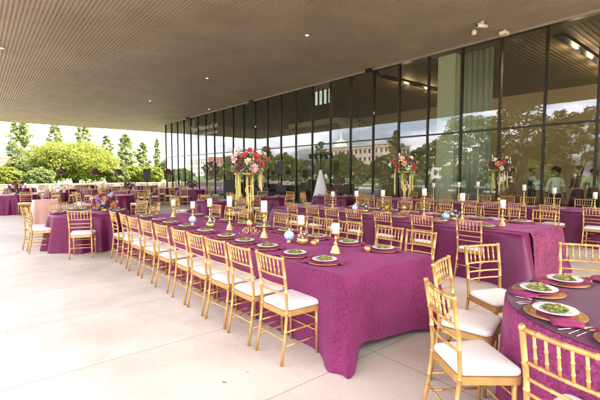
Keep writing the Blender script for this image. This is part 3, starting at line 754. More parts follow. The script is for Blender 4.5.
# lettering
def lettering(body, size, y, z, nm):
    cu = bpy.data.curves.new(nm, 'FONT'); cu.body = body; cu.size = size; cu.extrude = 0.008; cu.align_x = 'RIGHT'
    o = bpy.data.objects.new(nm, cu); C.objects.link(o)
    bpy.context.view_layer.update()
    me = bpy.data.meshes.new_from_object(o.evaluated_get(bpy.context.evaluated_depsgraph_get())); bpy.data.objects.remove(o)
    me.materials.clear(); me.materials.append(M['letter'])
    q = bpy.data.objects.new(nm, me); C.objects.link(q); q.parent = B
    q.location = (GX - .012, y, z); q.rotation_euler = (PI / 2, 0, -PI / 2); return q
lettering('Tampa Museum of Art', 0.50, 25.6, 5.00, 'sign_lettering')
lettering('Cornelia Corbett Center', 0.30, 25.6, 4.58, 'sign_lettering')

# security cameras
def seccam(x, y, kind, label):
    t = thing('security_camera', label, 'camera', (x, y, CZ), 0)
    bm = bmesh.new(); lathe(bm, [(0, 0), (.05, 0), (.05, -.03), (0, -.03)], n=14); tube(bm, [(0, 0, -.02), (0, 0, -.10)], .018, 8); link('mount', bm, M['white_plastic'], t)
    if kind == 'bullet':
        bm = bmesh.new(); tube(bm, [(-.20, .06, -.15), (.16, -.06, -.12)], .05, 12); bx(bm, -.17, .12, -.05, .05, -.09, -.08); link('housing', bm, M['white_plastic'], t)
        bm = bmesh.new(); tube(bm, [(-.215, .065, -.151), (-.195, .06, -.15)], .036, 12); link('lens', bm, M['black'], t)
    else:
        bm = bmesh.new(); lathe(bm, [(0, -.03), (.075, -.03), (.078, -.10), (.06, -.14), (0, -.165)], n=18); link('housing', bm, M['white_plastic'], t)
    return t
seccam(11.9, 5.75, 'bullet', 'white bullet security camera under the canopy by the glass wall')
seccam(12.4, 6.25, 'dome', 'small white dome camera left of the bullet camera under the canopy')
t = thing('floodlight', 'square pale floodlight on the canopy above the glass wall', 'floodlight', (13.1, 5.62, CZ))
bm = bmesh.new(); bx(bm, -.13, .13, -.10, .10, -.17, -.07); link('housing', bm, M['white_plastic'], t)
bm = bmesh.new(); tube(bm, [(0, 0, 0), (0, 0, -.068)], .03, 8); link('mount', bm, M['white_plastic'], t)

# ================================================================== TABLES
# ---- front long table
G1 = 'chairs along the front long table'
NX0, NX1, NY0, NY1 = 2.285, 3.60, 2.20, 8.15
def hem1(x, y, nx, ny):
    if ny < -.5 and NX0 + .1 < x:
        u = (x - NX0 - .1) / (NX1 - NX0 - .1); w = min(1, u / .09); return 0.004 + (0.17 * (1 - u) + 0.008) * w * w * (3 - 2 * w)
    return 0.004
table_frame(2.925, 5.17, .62, 2.9, 'long banquet table hidden under the magenta crushed cloth')
long_cloth('tablecloth', NX0, NX1, NY0, NY1, M['crush'], 'magenta crushed satin cloth on the front long table', 'long table cloths', hem=hem1, flare=.04, corner=.19, amp=.014, ph=.4, cdir=(.95, .40), side=.035)
L1 = [2.71, 3.21, 3.72, 4.2, 4.68, 5.3, 5.9, 6.5, 7.1, 7.7]
for i, y in enumerate(L1):
    place_chair(2.175, y, 0, 'gold chair, %s from the camera on the left of the front long table' % ORD[i], G1, 1.0 if i else .3)
R1 = [2.64, 3.14, 3.85, 4.41, 4.95, 5.5, 6.1, 6.7, 7.3, 7.85]
for i, y in enumerate(R1):
    place_chair(3.86, y, PI, 'gold chair, %s from the camera on the right of the front long table' % ORD[i], G1, 1.0)
for i, y in enumerate([2.64, 3.06, 3.56, 4.04, 4.52, 5.13, 5.79, 6.40, 6.95, 7.6]):
    setting(2.49, y, 0, '%s from camera on left of front long table' % ORD[i], nap=-.9)
for i, y in enumerate([2.66, 3.16, 3.72, 4.38, 4.95, 5.5, 6.1, 6.7, 7.3]):
    setting(3.38, y, PI, '%s from camera on right of front long table' % ORD[i], nap=2.2)
for i, (x, y, h, ch) in enumerate(((2.90, 2.90, .32, .10), (3.06, 3.66, .33, .105), (2.89, 4.21, .49, .145), (2.91, 5.15, .51, .155), (2.95, 5.87, .44, .13), (2.97, 6.57, .35, .12), (2.95, 7.4, .34, .12))):
    candlestick(x, y, h, '%s from the camera on the front long table' % ORD[i], ch=ch)
COL = ['red', 'red', 'peach', 'cream', 'crimson', 'red', 'peach', 'wine', 'red', 'orange', 'pink']
tall_centerpiece(2.90, 4.58, 'tall gold stand of red, cream and peach roses, front long table', COL, 5, H=.83, br=.245, tassels=((-.17, .42), (-.135, .40), (.17, .30), (.14, .26), (.04, .45), (-.03, .5)), rz=R(-40), nro=24, tap=((-.19, 1.19), (0.06, 1.2)))
globe(2.92, 3.62 + .10, .062, M['globe'], 'blue and white glass globe on brass foot near the front of the long table')
globe(2.75, 6.1, .06, M['globe'], 'pale blue glass globe farther along the front long table')
low_centerpiece(2.97, 3.52, 'small posy of pale flowers beside the blue glass globe', ['white', 'cream', 'pink'], 21, .06, n=8)
votive(3.00, 3.36, 'votive cup by the posy on the front long table'); votive(3.10, 3.42, 'votive cup right of the posy, touching its neighbour'); votive(3.20, 2.72, 'gold votive cup near the front right corner of the long table')
low_centerpiece(2.80, 5.55, 'low white flowers beside the pale blue globe', ['white', 'cream', 'lilac'], 22, .075, n=9)

# ---- middle long table
G2 = 'chairs along the middle long table'
table_frame(6.57, 5.1, .68, 2.85, 'long banquet table hidden under the plum cloth in the middle')
long_cloth('tablecloth', 5.80, 7.35, 2.15, 8.1, M['satin2'], 'plum satin cloth on the middle long table', 'long table cloths', flare=.07, corner=.16, amp=.022, ph=1.9, k=7)
# rosette sequin runner: lies on the top and falls over the near end
bm = bmesh.new(); pts = [(8.0, .7665)] ; A = []
n = 40
for i in range(n + 1): pts_y = 8.0 - (8.0 - 2.16) * i / n; A.append((pts_y, .7665))
A += [(2.135, .765), (2.122, .75)]
for i in range(1, 13): u = i / 12; A.append((2.118 - .085 * u, .75 - .70 * u))
th = .004; g = []; g2 = []
for k, (yy, zz) in enumerate(A):
    row = []; row2 = []
    hang = max(0, k - n - 2)
    for i in range(27):
        x = 6.02 + 1.26 * i / 26; w = .010 * math.sin(i * .8) * hang / 12
        row.append(bm.verts.new((x + .05 * hang / 12 * ((i - 13) / 13), yy - w - (.018 if hang else 0), zz)));
        row2.append(bm.verts.new((x + .05 * hang / 12 * ((i - 13) / 13), yy - w - (.018 if hang else 0) + (th if hang else 0), zz - (0 if hang else th - .001))))
    g.append(row); g2.append(row2)
for G in (g, g2):
    for a, b in zip(G, G[1:]):
        for i in range(26): bm.faces.new((a[i], a[i + 1], b[i + 1], b[i])).smooth = True
o = link('table_runner', bm, M['sequin']); tag(o, 'pink rosette sequin runner falling over the near end of the middle long table', 'table runner')
for i, y in enumerate([2.84, 3.68, 4.47, 5.2, 5.8, 6.4, 7.1]):
    place_chair(5.92, y, 0, 'gold chair, %s from the camera on the left of the middle long table' % ORD[i], G2)
for i, y in enumerate([2.68, 3.33, 4.1, 4.75, 5.3, 5.85, 6.5, 7.2]):
    place_chair(8.02, y, PI, 'gold chair, %s from the camera on the right of the middle long table' % ORD[i], G2)
for i, y in enumerate([2.75, 3.6, 4.4, 5.15, 5.8, 6.4, 7.1]):
    setting(6.06, y, 0, '%s from camera on left of middle long table' % ORD[i], nap=-.9, zt=.768)
for i, y in enumerate([2.65, 3.33, 4.1, 4.75, 5.3, 5.85, 6.5, 7.2]):
    setting(7.08, y, PI, '%s from camera on right of middle long table' % ORD[i], nap=2.2, zt=.768)
for i, (x, y, h) in enumerate(((6.50, 2.72, .42), (6.5, 3.4, .50), (6.5, 4.15, .56), (6.5, 5.12, .50), (6.5, 5.85, .46), (6.5, 6.6, .42))):
    candlestick(x, y, h, '%s from the camera on the middle long table' % ORD[i], cr=.042, ch=.13, zt=.768)
tall_centerpiece(6.62, 4.68, 'tall gold stand of red and orange roses on the middle long table', ['red', 'orange', 'wine', 'cream', 'red', 'peach'], 11, zt=.768, H=.86, br=.25, rz=R(-45), tassels=((-.19, .5), (.16, .45), (.11, .5), (-.05, .4)), tap=((-.12, 1.25), (.12, 1.18)))
globe(6.35, 5.75, .075, M['globe'], 'blue and white glass globe on the middle long table', .768)
globe(6.35, 3.62, .07, M['globe2'], 'teal glass globe on the middle long table', .768)
low_centerpiece(6.45, 4.98, 'low bunch of golden yellow flowers on the middle long table', ['yellow', 'yellow', 'orange'], 31, .13, .768, n=14)
low_centerpiece(6.4, 5.5, 'low pale pink flowers on the middle long table', ['pink', 'cream', 'pink'], 32, .10, .768, n=10)
low_centerpiece(6.5, 3.55, 'low silvery white flowers by the teal globe', ['white', 'lilac', 'cream'], 33, .10, .768, n=10)

# ---- rear long table by the glass
G3 = 'chairs along the rear long table'
table_frame(10.95, 5.0, .68, 3.9, 'long banquet table hidden under the dark burgundy cloth by the glass')
long_cloth('tablecloth', 10.2, 11.7, 1.0, 9.0, M['satin'], 'dark burgundy cloth on the rear long table by the glass', 'long table cloths', flare=.06, corner=.14, amp=.024, ph=3.1, k=7)
for i, y in enumerate([2.30, 3.12, 3.78, 4.38, 5.0, 5.6, 6.2, 6.9, 7.6, 8.3]):
    place_chair(10.1 if i else 10.03, y, 0, 'gold chair, %s from the right on the near side of the rear table' % ORD[i], G3)
for i, y in enumerate([2.5, 3.2, 3.95, 4.58, 5.17, 5.9, 6.6, 7.3, 8.0, 8.6]):
    place_chair(12.45, y, PI, 'gold chair, %s from the right between rear table and glass wall' % ORD[i], G3)
for i, y in enumerate([2.35, 3.1, 3.75, 4.4, 5.0, 5.6, 6.2, 6.9]):
    setting(10.5, y, 0, '%s from right on rear long table' % ORD[i], nap=-.9)
for i, (y, h) in enumerate(((2.56, .42), (3.39, .50), (4.08, .56), (5.3, .62), (5.87, .60), (6.7, .56), (7.6, .5))):
    candlestick(11.0, y, h, '%s from the right on the rear long table' % ORD[i], cr=.045, ch=.15)
tall_centerpiece(11.0, 4.72, 'tall gold stand of orange and crimson roses on the rear long table', ['crimson', 'orange', 'red', 'peach', 'wine', 'white'], 17, H=.92, br=.29, rz=R(-50), tassels=((-.18, .65), (-.14, .6), (.0, .6), (.1, .65), (.2, .55)), tap=((-.2, 1.35), (.06, 1.38), (.25, 1.3)))

# ---- round tables
DIRS = ['far', 'far left', 'left', 'near left', 'near', 'near right', 'right', 'far right']
def round_group(cx, cy, r, angs, desc, cloth, seed, dist=.33, settings=True, jit=1.0, rs=None, near={}):
    """chairs at given polar angles (deg) about the table centre"""
    table_frame(cx, cy, r - .02, r - .02, 'round banquet table hidden under the cloth of the ' + desc, True)
    if cloth: round_cloth('tablecloth', cx, cy, r, cloth, cloth_label(desc), 'round table cloths', ph=seed, folds=13 + seed % 4)
    view = math.atan2(cy, cx)
    for side in (1, -1):
        L = [a for a in angs if (math.cos(R(a) - view) > 0) == (side > 0)]
        L.sort(key=lambda a: -math.sin(R(a) - view))
        for q, a in enumerate(L):
            d = r + near.get(a, dist) + rnd.uniform(-.04, .06) * jit
            nm = '%s from left on %s half' % (ORD[q], 'far' if side > 0 else 'near')
            place_chair(cx + d * math.cos(R(a)), cy + d * math.sin(R(a)), R(a + 180), 'gold chair, %s of %s' % (nm, desc), 'chairs around the ' + desc, jit)
            if settings:
                s = rs or r - .19
                nap = 1.0
                w = '%s of %s' % (nm, desc)
                setting(cx + s * math.cos(R(a)), cy + s * math.sin(R(a)), R(a + 180), w, nap=nap)
def cloth_label(desc): return 'burgundy floor length cloth on the ' + desc

# front right round table (chairs placed by eye from the photograph)
cx, cy = 3.15, .30
table_frame(cx, cy, .89, .89, 'round banquet table hidden under the cloth at the front right', True)
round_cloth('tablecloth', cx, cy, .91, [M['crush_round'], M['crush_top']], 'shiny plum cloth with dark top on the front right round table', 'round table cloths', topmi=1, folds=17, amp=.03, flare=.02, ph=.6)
fr = [(140, 1.10, 'nearest on the left side'), (103, 1.12, 'second on the left side'), (67, 1.32, 'back left, pulled out'), (34, 1.32, 'back right'), (172, 1.12, 'back rail in the bottom right corner'), (-2, 1.2, 'far right, out at the edge'), (208, 1.2, 'right front, beside the corner chair')]
POS = {0: (2.35, 1.10, R(-35)), 4: (2.09, .44, R(-12)), 3: (4.33, 1.02, R(207))}
for k, (a, d, w) in enumerate(fr[:6]):
    if k in POS: place_chair(*POS[k], 'gold chair, front right round table, ' + w, 'chairs around the front right round table', 0)
    else: place_chair(cx + d * math.cos(R(a)), cy + d * math.sin(R(a)), R(a + 180), 'gold chair, front right round table, ' + w, 'chairs around the front right round table', .15)
for a, w in ((139, 'nearest the left chairs'), (101, 'in the middle of the three on the left'), (66, 'farthest of the three on the left'), (30, 'at the far right edge'), (174, 'in front of the corner chair'), (-6, 'on the right side')):
    setting(cx + .72 * math.cos(R(a)), cy + .72 * math.sin(R(a)), R(a + 180), 'front right round table, ' + w, nap=1.15, forks=True)
low_centerpiece(cx + .1, cy - .1, 'low burgundy flowers in the middle of the front right round table', ['wine', 'red', 'peach'], 40, .16)

# left round table
round_group(1.93, 9.6, .79, [-108, 180, 152, -38, -15, 108, 62, 20], 'left front round table', [M['satin2']], 4, settings=True, near={180: .14, 152: .16})
low_centerpiece(2.17, 9.35, 'low mixed bouquet of orange, lilac and dark roses on the left front round table', ['orange', 'wine', 'orange', 'crimson', 'peach', 'wine', 'lilac', 'purple', 'orange'], 41, .25, n=34)
# rose gold square cake table
table_frame(1.73, 15.1, .30, .28, 'small square table hidden under the rose gold cloth')
long_cloth('tablecloth', 1.40, 2.06, 14.8, 15.4, M['rose_cloth'], 'rose gold textured cloth on the small square table at the left', 'long table cloths', flare=.05, corner=.12, amp=.02, ph=1.0, k=13)
t = tall_centerpiece(2.1, 15.1, 'white and cream flower spray in a gold stand on the rose gold table', ['white', 'cream', 'white', 'peach'], 43, H=.20, br=.21, full=False, tassels=(), tap=(), nro=26)
# farther round tables
def ray_pt(px, dist):
    a = YAW + math.atan((px - 300) / 390); return dist * math.sin(a), dist * math.cos(a)
far = [(1.25, 19.6, 'leftmost round table', [-80, -20, 40, 100, 160, 215], 'low', 5)]
for px, d, desc, angs, fl, sd in (
    (62, 25.5, 'distant table under left tall bouquet', [-110, -60, 0, 60, 130, 190], 'tall', 6),
    (96, 24.5, 'distant table under second tall bouquet', [-120, -60, 0, 60, 120, 180], 'tall', 7),
    (129, 21.5, 'round table left of the aisle', [-115, -70, -20, 30, 85, 140, 190], 'low', 8),
    (119, 28.5, 'distant table under third tall bouquet', [-125, -70, -20, 40, 100, 170], 'tall', 9),
    (168, 25.0, 'distant table under fourth tall bouquet', [-125, -70, -20, 40, 100, 170], 'tall', 11),
    (192, 21.8, 'table beside the glass', [-130, -80, -30, 30, 90, 160, 200], 'low', 10),
    (86, 34.0, 'far bare table before the lime tree', [-110, -50, 10, 70, 130, 190], 'none', 12),
    (146, 30.5, 'far table near the building corner', [-110, -60, -10, 40, 90, 140, 190], 'none', 16),
    (20, 29.0, 'far left table near the low wall', [-110, -50, 10, 70, 130, 190], 'none', 17),
    (112, 17.2, 'round table behind the left front one', [-60, -10, 40, 90, 150, 200], 'none', 18)):
    x, y = ray_pt(px, d); far.append((x, y, desc, angs, fl, sd))
far += [(10.3, 10.4, 'round table before the light stand', [-140, -95, -50, 0, 50, 110, 170], 'low', 13),
       (5.6, 10.9, 'small table beyond front long table', [-75, -25, 20, 75, 130, 185], 'none', 14),
       (8.1, 11.7, 'round table below the black loudspeaker', [-140, -90, -45, 10, 60, 120, 180], 'none', 15)]
PAL = [['wine', 'purple', 'pink', 'crimson'], ['peach', 'wine', 'crimson', 'pink'], ['wine', 'crimson', 'wine', 'wine', 'purple']]
for i, (x, y, desc, angs, fl, sd) in enumerate(far):
    r = .62 if 'small' in desc else .80
    round_group(x, y, r, angs, desc, [M['satin'] if i % 2 else M['satin2']], sd, settings=(y < 12.5), jit=2.0)
    if fl == 'low': low_centerpiece(x, y, 'low dark red and pink flowers on the ' + desc, PAL[i % 3], 60 + i, .30 if i != 11 else .2, n=18)
    if fl == 'tall': tall_centerpiece(x, y, 'tall dark red flower ball on the ' + desc, PAL[2], 80 + i, H=.80, br=.23, full=False, tassels=(), tap=(), nro=26)
tall_centerpiece(5.0, 20.5, 'x', PAL[2], 99, H=.8, br=.2, full=False, tassels=(), tap=(), nro=2) if False else None

# ================================================================== band gear and light stand
def speaker_stand(x, y, rz, label, s=1.0):
    t = thing('speaker', label, 'speaker', (x, y, 1.62 * s), rz)
    bm = bmesh.new(); bx(bm, -.19, .19, -.17, .17, 0, .64); bmesh.ops.bevel(bm, geom=bm.edges[:], offset=.02, segments=2, affect='EDGES'); link('cabinet', bm, M['black'], t)
    bm = bmesh.new(); bx(bm, -.165, .165, -.185, -.172, .03, .61); link('grille', bm, M['frame'], t)
    q = thing('speaker_stand', 'black tripod stand under the ' + label, 'stand', (x, y, 0), rz)
    bm = bmesh.new(); tube(bm, [(0, 0, .25), (0, 0, 1.62 * s - .003)], .018, 10); link('pole', bm, M['black'], q)
    for k in range(3):
        a = k * 2 * PI / 3 + .5; bm = bmesh.new(); tube(bm, [(0, 0, .75), (.5 * math.cos(a), .5 * math.sin(a), .01)], .012, 6); link('leg', bm, M['black'], q)
speaker_stand(11.6, 15.6, R(-40), 'black loudspeaker in front of the glass wall')
speaker_stand(7.6, 22.9, R(-20), 'black loudspeaker in the distance before the trees', .78)
# light stand with white cone scrim
t = thing('light_stand', 'T shaped light stand wrapped in a white fabric cone before the glass', 'light stand', (11.05, 11.95, 0), 0)
bm = bmesh.new(); n = 40; rings = []
for j in range(11):
    u = j / 10; z = 0.02 + 1.75 * u; rr = .42 * (1 - u) + .05
    rings.append([bm.verts.new((rr * (1 + .10 * (1 - u) * math.sin(7 * 2 * PI * k / n)) * math.cos(2 * PI * k / n), rr * (1 + .10 * (1 - u) * math.sin(7 * 2 * PI * k / n)) * math.sin(2 * PI * k / n), z)) for k in range(n)])
for a, b in zip(rings, rings[1:]):
    for k in range(n): bm.faces.new((a[k], a[(k + 1) % n], b[(k + 1) % n], b[k])).smooth = True
link('scrim_cone', bm, M['white_cloth'], t)
bm = bmesh.new(); tube(bm, [(0, 0, 0), (0, 0, 2.42)], .018, 8); link('pole', bm, M['black'], t)
dvec = Vector((math.cos(-YAW), math.sin(-YAW), 0))
bm = bmesh.new(); tube(bm, [dvec * -.5 + Vector((0, 0, 2.40)), dvec * .5 + Vector((0, 0, 2.40))], .02, 8); link('crossbar', bm, M['black'], t)
for k in range(5):
    p = dvec * (-.44 + .22 * k); bm = bmesh.new(); tube(bm, [p + Vector((0, 0, 2.38)), p + Vector((.02, -.03, 2.24))], [.05, .065], 10); blob(bm, p + Vector((0, 0, 2.45)), .05, 0, 1) if k == 2 else None; link('spotlight', bm, M['black'], t)
# equipment table
t = thing('equipment_table', 'black draped table of sound equipment below the loudspeaker', 'table', (10.9, 15.1, 0), R(-42))
bm = bmesh.new(); bx(bm, -.9, .9, -.38, .38, 0.004, .75); bmesh.ops.subdivide_edges(bm, edges=bm.edges[:], cuts=6, use_grid_fill=True)
for v in bm.verts:
    if v.co.z < .74: v.co.y += .03 * math.sin(v.co.x * 14) * (1 - v.co.z); v.co.x += .02 * math.sin(v.co.y * 16)
link('drape', bm, M['black_cloth'], t)
def gear(x, y, z, sx, sy, sz, label, tilt=0.0):
    g = thing('sound_mixer', label, 'equipment', (x, y, z), R(-42))
    bm = bmesh.new(); bx(bm, -sx, sx, -sy, sy, 0, sz); link('case', bm, M['black'], g)
    bm = bmesh.new()
    for i in range(6):
        for j in range(3): lathe(bm, [(0, 0), (.014, 0), (.011, .02), (0, .02)], (-sx * .8 + i * sx * .32, -sy * .6 + j * sy * .6, sz + .001), 8)
    link('knob', bm, M['steel'], g)
c_, s_ = math.cos(R(-42)), math.sin(R(-42))
gear(10.9 + c_ * -.45, 15.1 + s_ * -.45, .752, .28, .22, .14, 'flat black mixer on the left half of the equipment table')
gear(10.9 + c_ * .4, 15.1 + s_ * .4, .752, .24, .20, .32, 'boxy black amplifier on the right half of the equipment table')
def black_case(x, y, h, w, label):
    g = thing('equipment_case', label, 'case', (x, y, 0), R(-35)); bm = bmesh.new(); bx(bm, -w, w, -.28, .28, .06, h); bmesh.ops.bevel(bm, geom=bm.edges[:], offset=.02, segments=1, affect='EDGES'); link('body', bm, M['black'], g)
    bm = bmesh.new()
    for a in (-1, 1):
        for b in (-1, 1): lathe(bm, [(0, 0), (.03, 0), (.03, .06), (0, .06)], (a * w * .8, b * .2, 0), 10)
    link('wheels', bm, M['frame'], g)
    bm = bmesh.new(); tube(bm, [(-.12, 0, h), (-.12, 0, h + .05), (.12, 0, h + .05), (.12, 0, h)], .01, 6); link('handle', bm, M['frame'], g)
black_case(10.2, 15.9, 1.0, .3, 'black wheeled equipment case beside the draped table')
black_case(10.6, 18.6, 1.25, .35, 'tall black equipment case beyond the round tables by the glass')

# ================================================================== people inside the glass
def person(x, y, rz, label, skin, top, bottom, arms, height=1.72, dress=False, hair='short'):
    """skinned skeleton, faces local -Y... front is +Y"""
    k = height / 1.75
    t = thing('person', label, 'person', (x, y, 0.014), rz, 'people behind the glass')
    J = {}; V = []; E = []; Rr = []
    def v(n, p, r): J[n] = len(V); V.append(Vector(p) * k); Rr.append(r * k)
    def e(a, b): E.append((J[a], J[b]))
    v('pel', (0, 0, .95), .135); v('waist', (0, .01, 1.10), .115); v('chest', (0, 0, 1.30), .145); v('sh', (0, -.01, 1.42), .10); v('nk', (0, 0, 1.50), .052)
    v('hd0', (0, .01, 1.56), .062); v('hd1', (0, .015, 1.64), .082); v('hd2', (0, .0, 1.72), .068)
    for a, b in (('pel', 'waist'), ('waist', 'chest'), ('chest', 'sh'), ('sh', 'nk'), ('nk', 'hd0'), ('hd0', 'hd1'), ('hd1', 'hd2')): e(a, b)
    for s, n in ((-1, 'L'), (1, 'R')):
        v('hip' + n, (s * .09, 0, .88), .10); v('kn' + n, (s * .10, .02, .50), .062); v('an' + n, (s * .10, -.01, .09), .040); v('to' + n, (s * .12, .15, .03), .030)
        e('pel', 'hip' + n); e('hip' + n, 'kn' + n); e('kn' + n, 'an' + n); e('an' + n, 'to' + n)
        v('shd' + n, (s * .17, -.01, 1.40), .060); e('sh', 'shd' + n)
        el, wr = arms[n]; v('el' + n, el, .043); v('wr' + n, wr, .028); e('shd' + n, 'el' + n); e('el' + n, 'wr' + n)
        d = (Vector(wr) - Vector(el)).normalized(); pm = Vector(wr) + d * .07; v('pm' + n, pm, .030); e('wr' + n, 'pm' + n)
    me = bpy.data.meshes.new('body'); me.from_pydata(V, E, []); o = bpy.data.objects.new('person_body', me); C.objects.link(o)
    m = o.modifiers.new('s', 'SKIN')
    for i, sv in enumerate(me.skin_vertices[0].data): sv.radius = (Rr[i], Rr[i] * (.72 if i in (J['pel'], J['waist'], J['chest'], J['sh']) else 1)); sv.use_root = (i == J['pel'])
    o.modifiers.new('d', 'SUBSURF').levels = 2
    bpy.context.view_layer.update()
    m2 = bpy.data.meshes.new_from_object(o.evaluated_get(bpy.context.evaluated_depsgraph_get())); bpy.data.objects.remove(o)
    bm = bmesh.new(); bm.from_mesh(m2)
    for s, n in ((-1, 'L'), (1, 'R')):
        wr = Vector(arms[n][1]) * k; d = (Vector(arms[n][1]) - Vector(arms[n][0])).normalized(); sd = d.cross(Vector((0, 0, 1)));
        sd = sd.normalized() if sd.length > .1 else Vector((1, 0, 0)); nn = sd.cross(d)
        for q in range(4):
            a = wr + d * .085 + sd * (-.024 + .016 * q); L = (.055, .07, .065, .05)[q]
            tube(bm, [a, a + d * L * .5, a + d * L * .8 + nn * .02], [.009, .008, .006], 6)
        a = wr + d * .03 + sd * .025; tube(bm, [a, a + d * .025 + sd * .025, a + d * .055 + sd * .03], [.011, .009, .007], 6)
    # face: nose, ears
    h = 1.64 * k
    tube(bm, [(0, .085 * k, h + .015), (0, .102 * k, h - .018), (0, .088 * k, h - .026)], [.008, .014, .010], 6)
    for s in (-1, 1): blob(bm, (s * .083 * k, 0, h), .022, 0, 1, 0, (.45, .8, 1.2)); blob(bm, (s * .03 * k, .078 * k, h + .014), .009, 3, 1)
    tube(bm, [(-.022, .082 * k, h - .045), (0, .088 * k, h - .046), (.022, .082 * k, h - .045)], .005, 5)
    for f in bm.faces:
        c = f.calc_center_median(); z = c.z / k; f.smooth = True
        if f.material_index == 3: continue
        far_arm = abs(c.x) > .19 * k or c.y > .16 * k
        if z > 1.475 or (z < .06 and dress): f.material_index = 0
        elif far_arm and z > .5: f.material_index = 0 if (dress or (Vector(c) - Vector(arms['L'][1]) * k).length < .14 or (Vector(c) - Vector(arms['R'][1]) * k).length < .14) else 1
        elif z > .98: f.material_index = 1
        else: f.material_index = 2
    link('body', bm, [M[skin], M[top], M[bottom], M['hair']], t)
    bm = bmesh.new()
    if hair == 'short': blob(bm, (0, -.012 * k, 1.685 * k), .097 * k, 0, 3, .03, (.93, 1.0, .82))
    elif hair == 'afro': blob(bm, (0, -.03 * k, 1.70 * k), .135 * k, 0, 3, .06, (1, .9, .95))
    else:
        blob(bm, (0, -.02 * k, 1.685 * k), .105 * k, 0, 3, .03, (1, 1, .85)); tube(bm, [(0, -.07, 1.70 * k), (0, -.11, 1.5 * k), (0, -.12, 1.25 * k)], [.09, .10, .05], 10)
    link('hair', bm, M['hair'], t)
    if 'waistcoat' in label:
        bm = bmesh.new(); rr = []
        for z, a, b in ((.97, .150, .115), (1.12, .133, .100), (1.28, .160, .118), (1.40, .125, .095)):
            rr.append([bm.verts.new((a * k * math.cos(2 * PI * i / 20), b * k * math.sin(2 * PI * i / 20) + .005, z * k)) for i in range(20)])
        for a, b in zip(rr, rr[1:]):
            for i in range(20): bm.faces.new((a[i], a[(i + 1) % 20], b[(i + 1) % 20], b[i])).smooth = True
        link('waistcoat', bm, M['vest'], t)
    if dress:
        bm = bmesh.new(); rr = []
        for z, a in ((.10, .30), (.5, .24), (.85, .185), (1.02, .148)):
            rr.append([bm.verts.new((a * k * (1 + .05 * math.sin(i * 1.9)) * math.cos(2 * PI * i / 32), a * .8 * k * (1 + .05 * math.sin(i * 1.9)) * math.sin(2 * PI * i / 32), z * k)) for i in range(32)])
        for a, b in zip(rr, rr[1:]):
            for i in range(32): bm.faces.new((a[i], a[(i + 1) % 32], b[(i + 1) % 32], b[i])).smooth = True
        link('skirt', bm, M[bottom], t)
    return t
down = {'L': ((-.24, -.02, 1.13), (-.25, .06, .88)), 'R': ((.24, -.02, 1.13), (.25, .06, .88))}
fwd = {'L': ((-.22, .04, 1.12), (-.14, .28, 1.10)), 'R': ((.22, .04, 1.12), (.14, .28, 1.12))}
up_ = {'L': ((-.24, .0, 1.13), (-.22, .12, .92)), 'R': ((.24, .10, 1.18), (.14, .22, 1.42))}
person(14.15, 5.02, R(-138), 'waiter in white shirt and black waistcoat holding his hands forward behind the glass', 'skin_a', 'shirt_w', 'vest', fwd, 1.80)
person(14.15, 5.66, R(-150), 'woman in a copper dress left of the waiter with one hand raised', 'skin_b', 'dress_o', 'dress_o', up_, 1.78, True, 'long')
person(14.25, 4.36, R(120), 'person with round dark hair in a white shirt right of the waiter', 'skin_a', 'shirt_w', 'vest', down, 1.76, False, 'afro')
person(14.15, 3.74, R(60), 'person in a dark wine dress behind the glass at the right', 'skin_b', 'dress_w', 'dress_w', fwd, 1.82, True, 'long')
person(14.45, 3.42, R(100), 'rightmost person in dark clothes with long hair behind the glass', 'skin_a', 'dress_w', 'vest', down, 1.74, False, 'long')

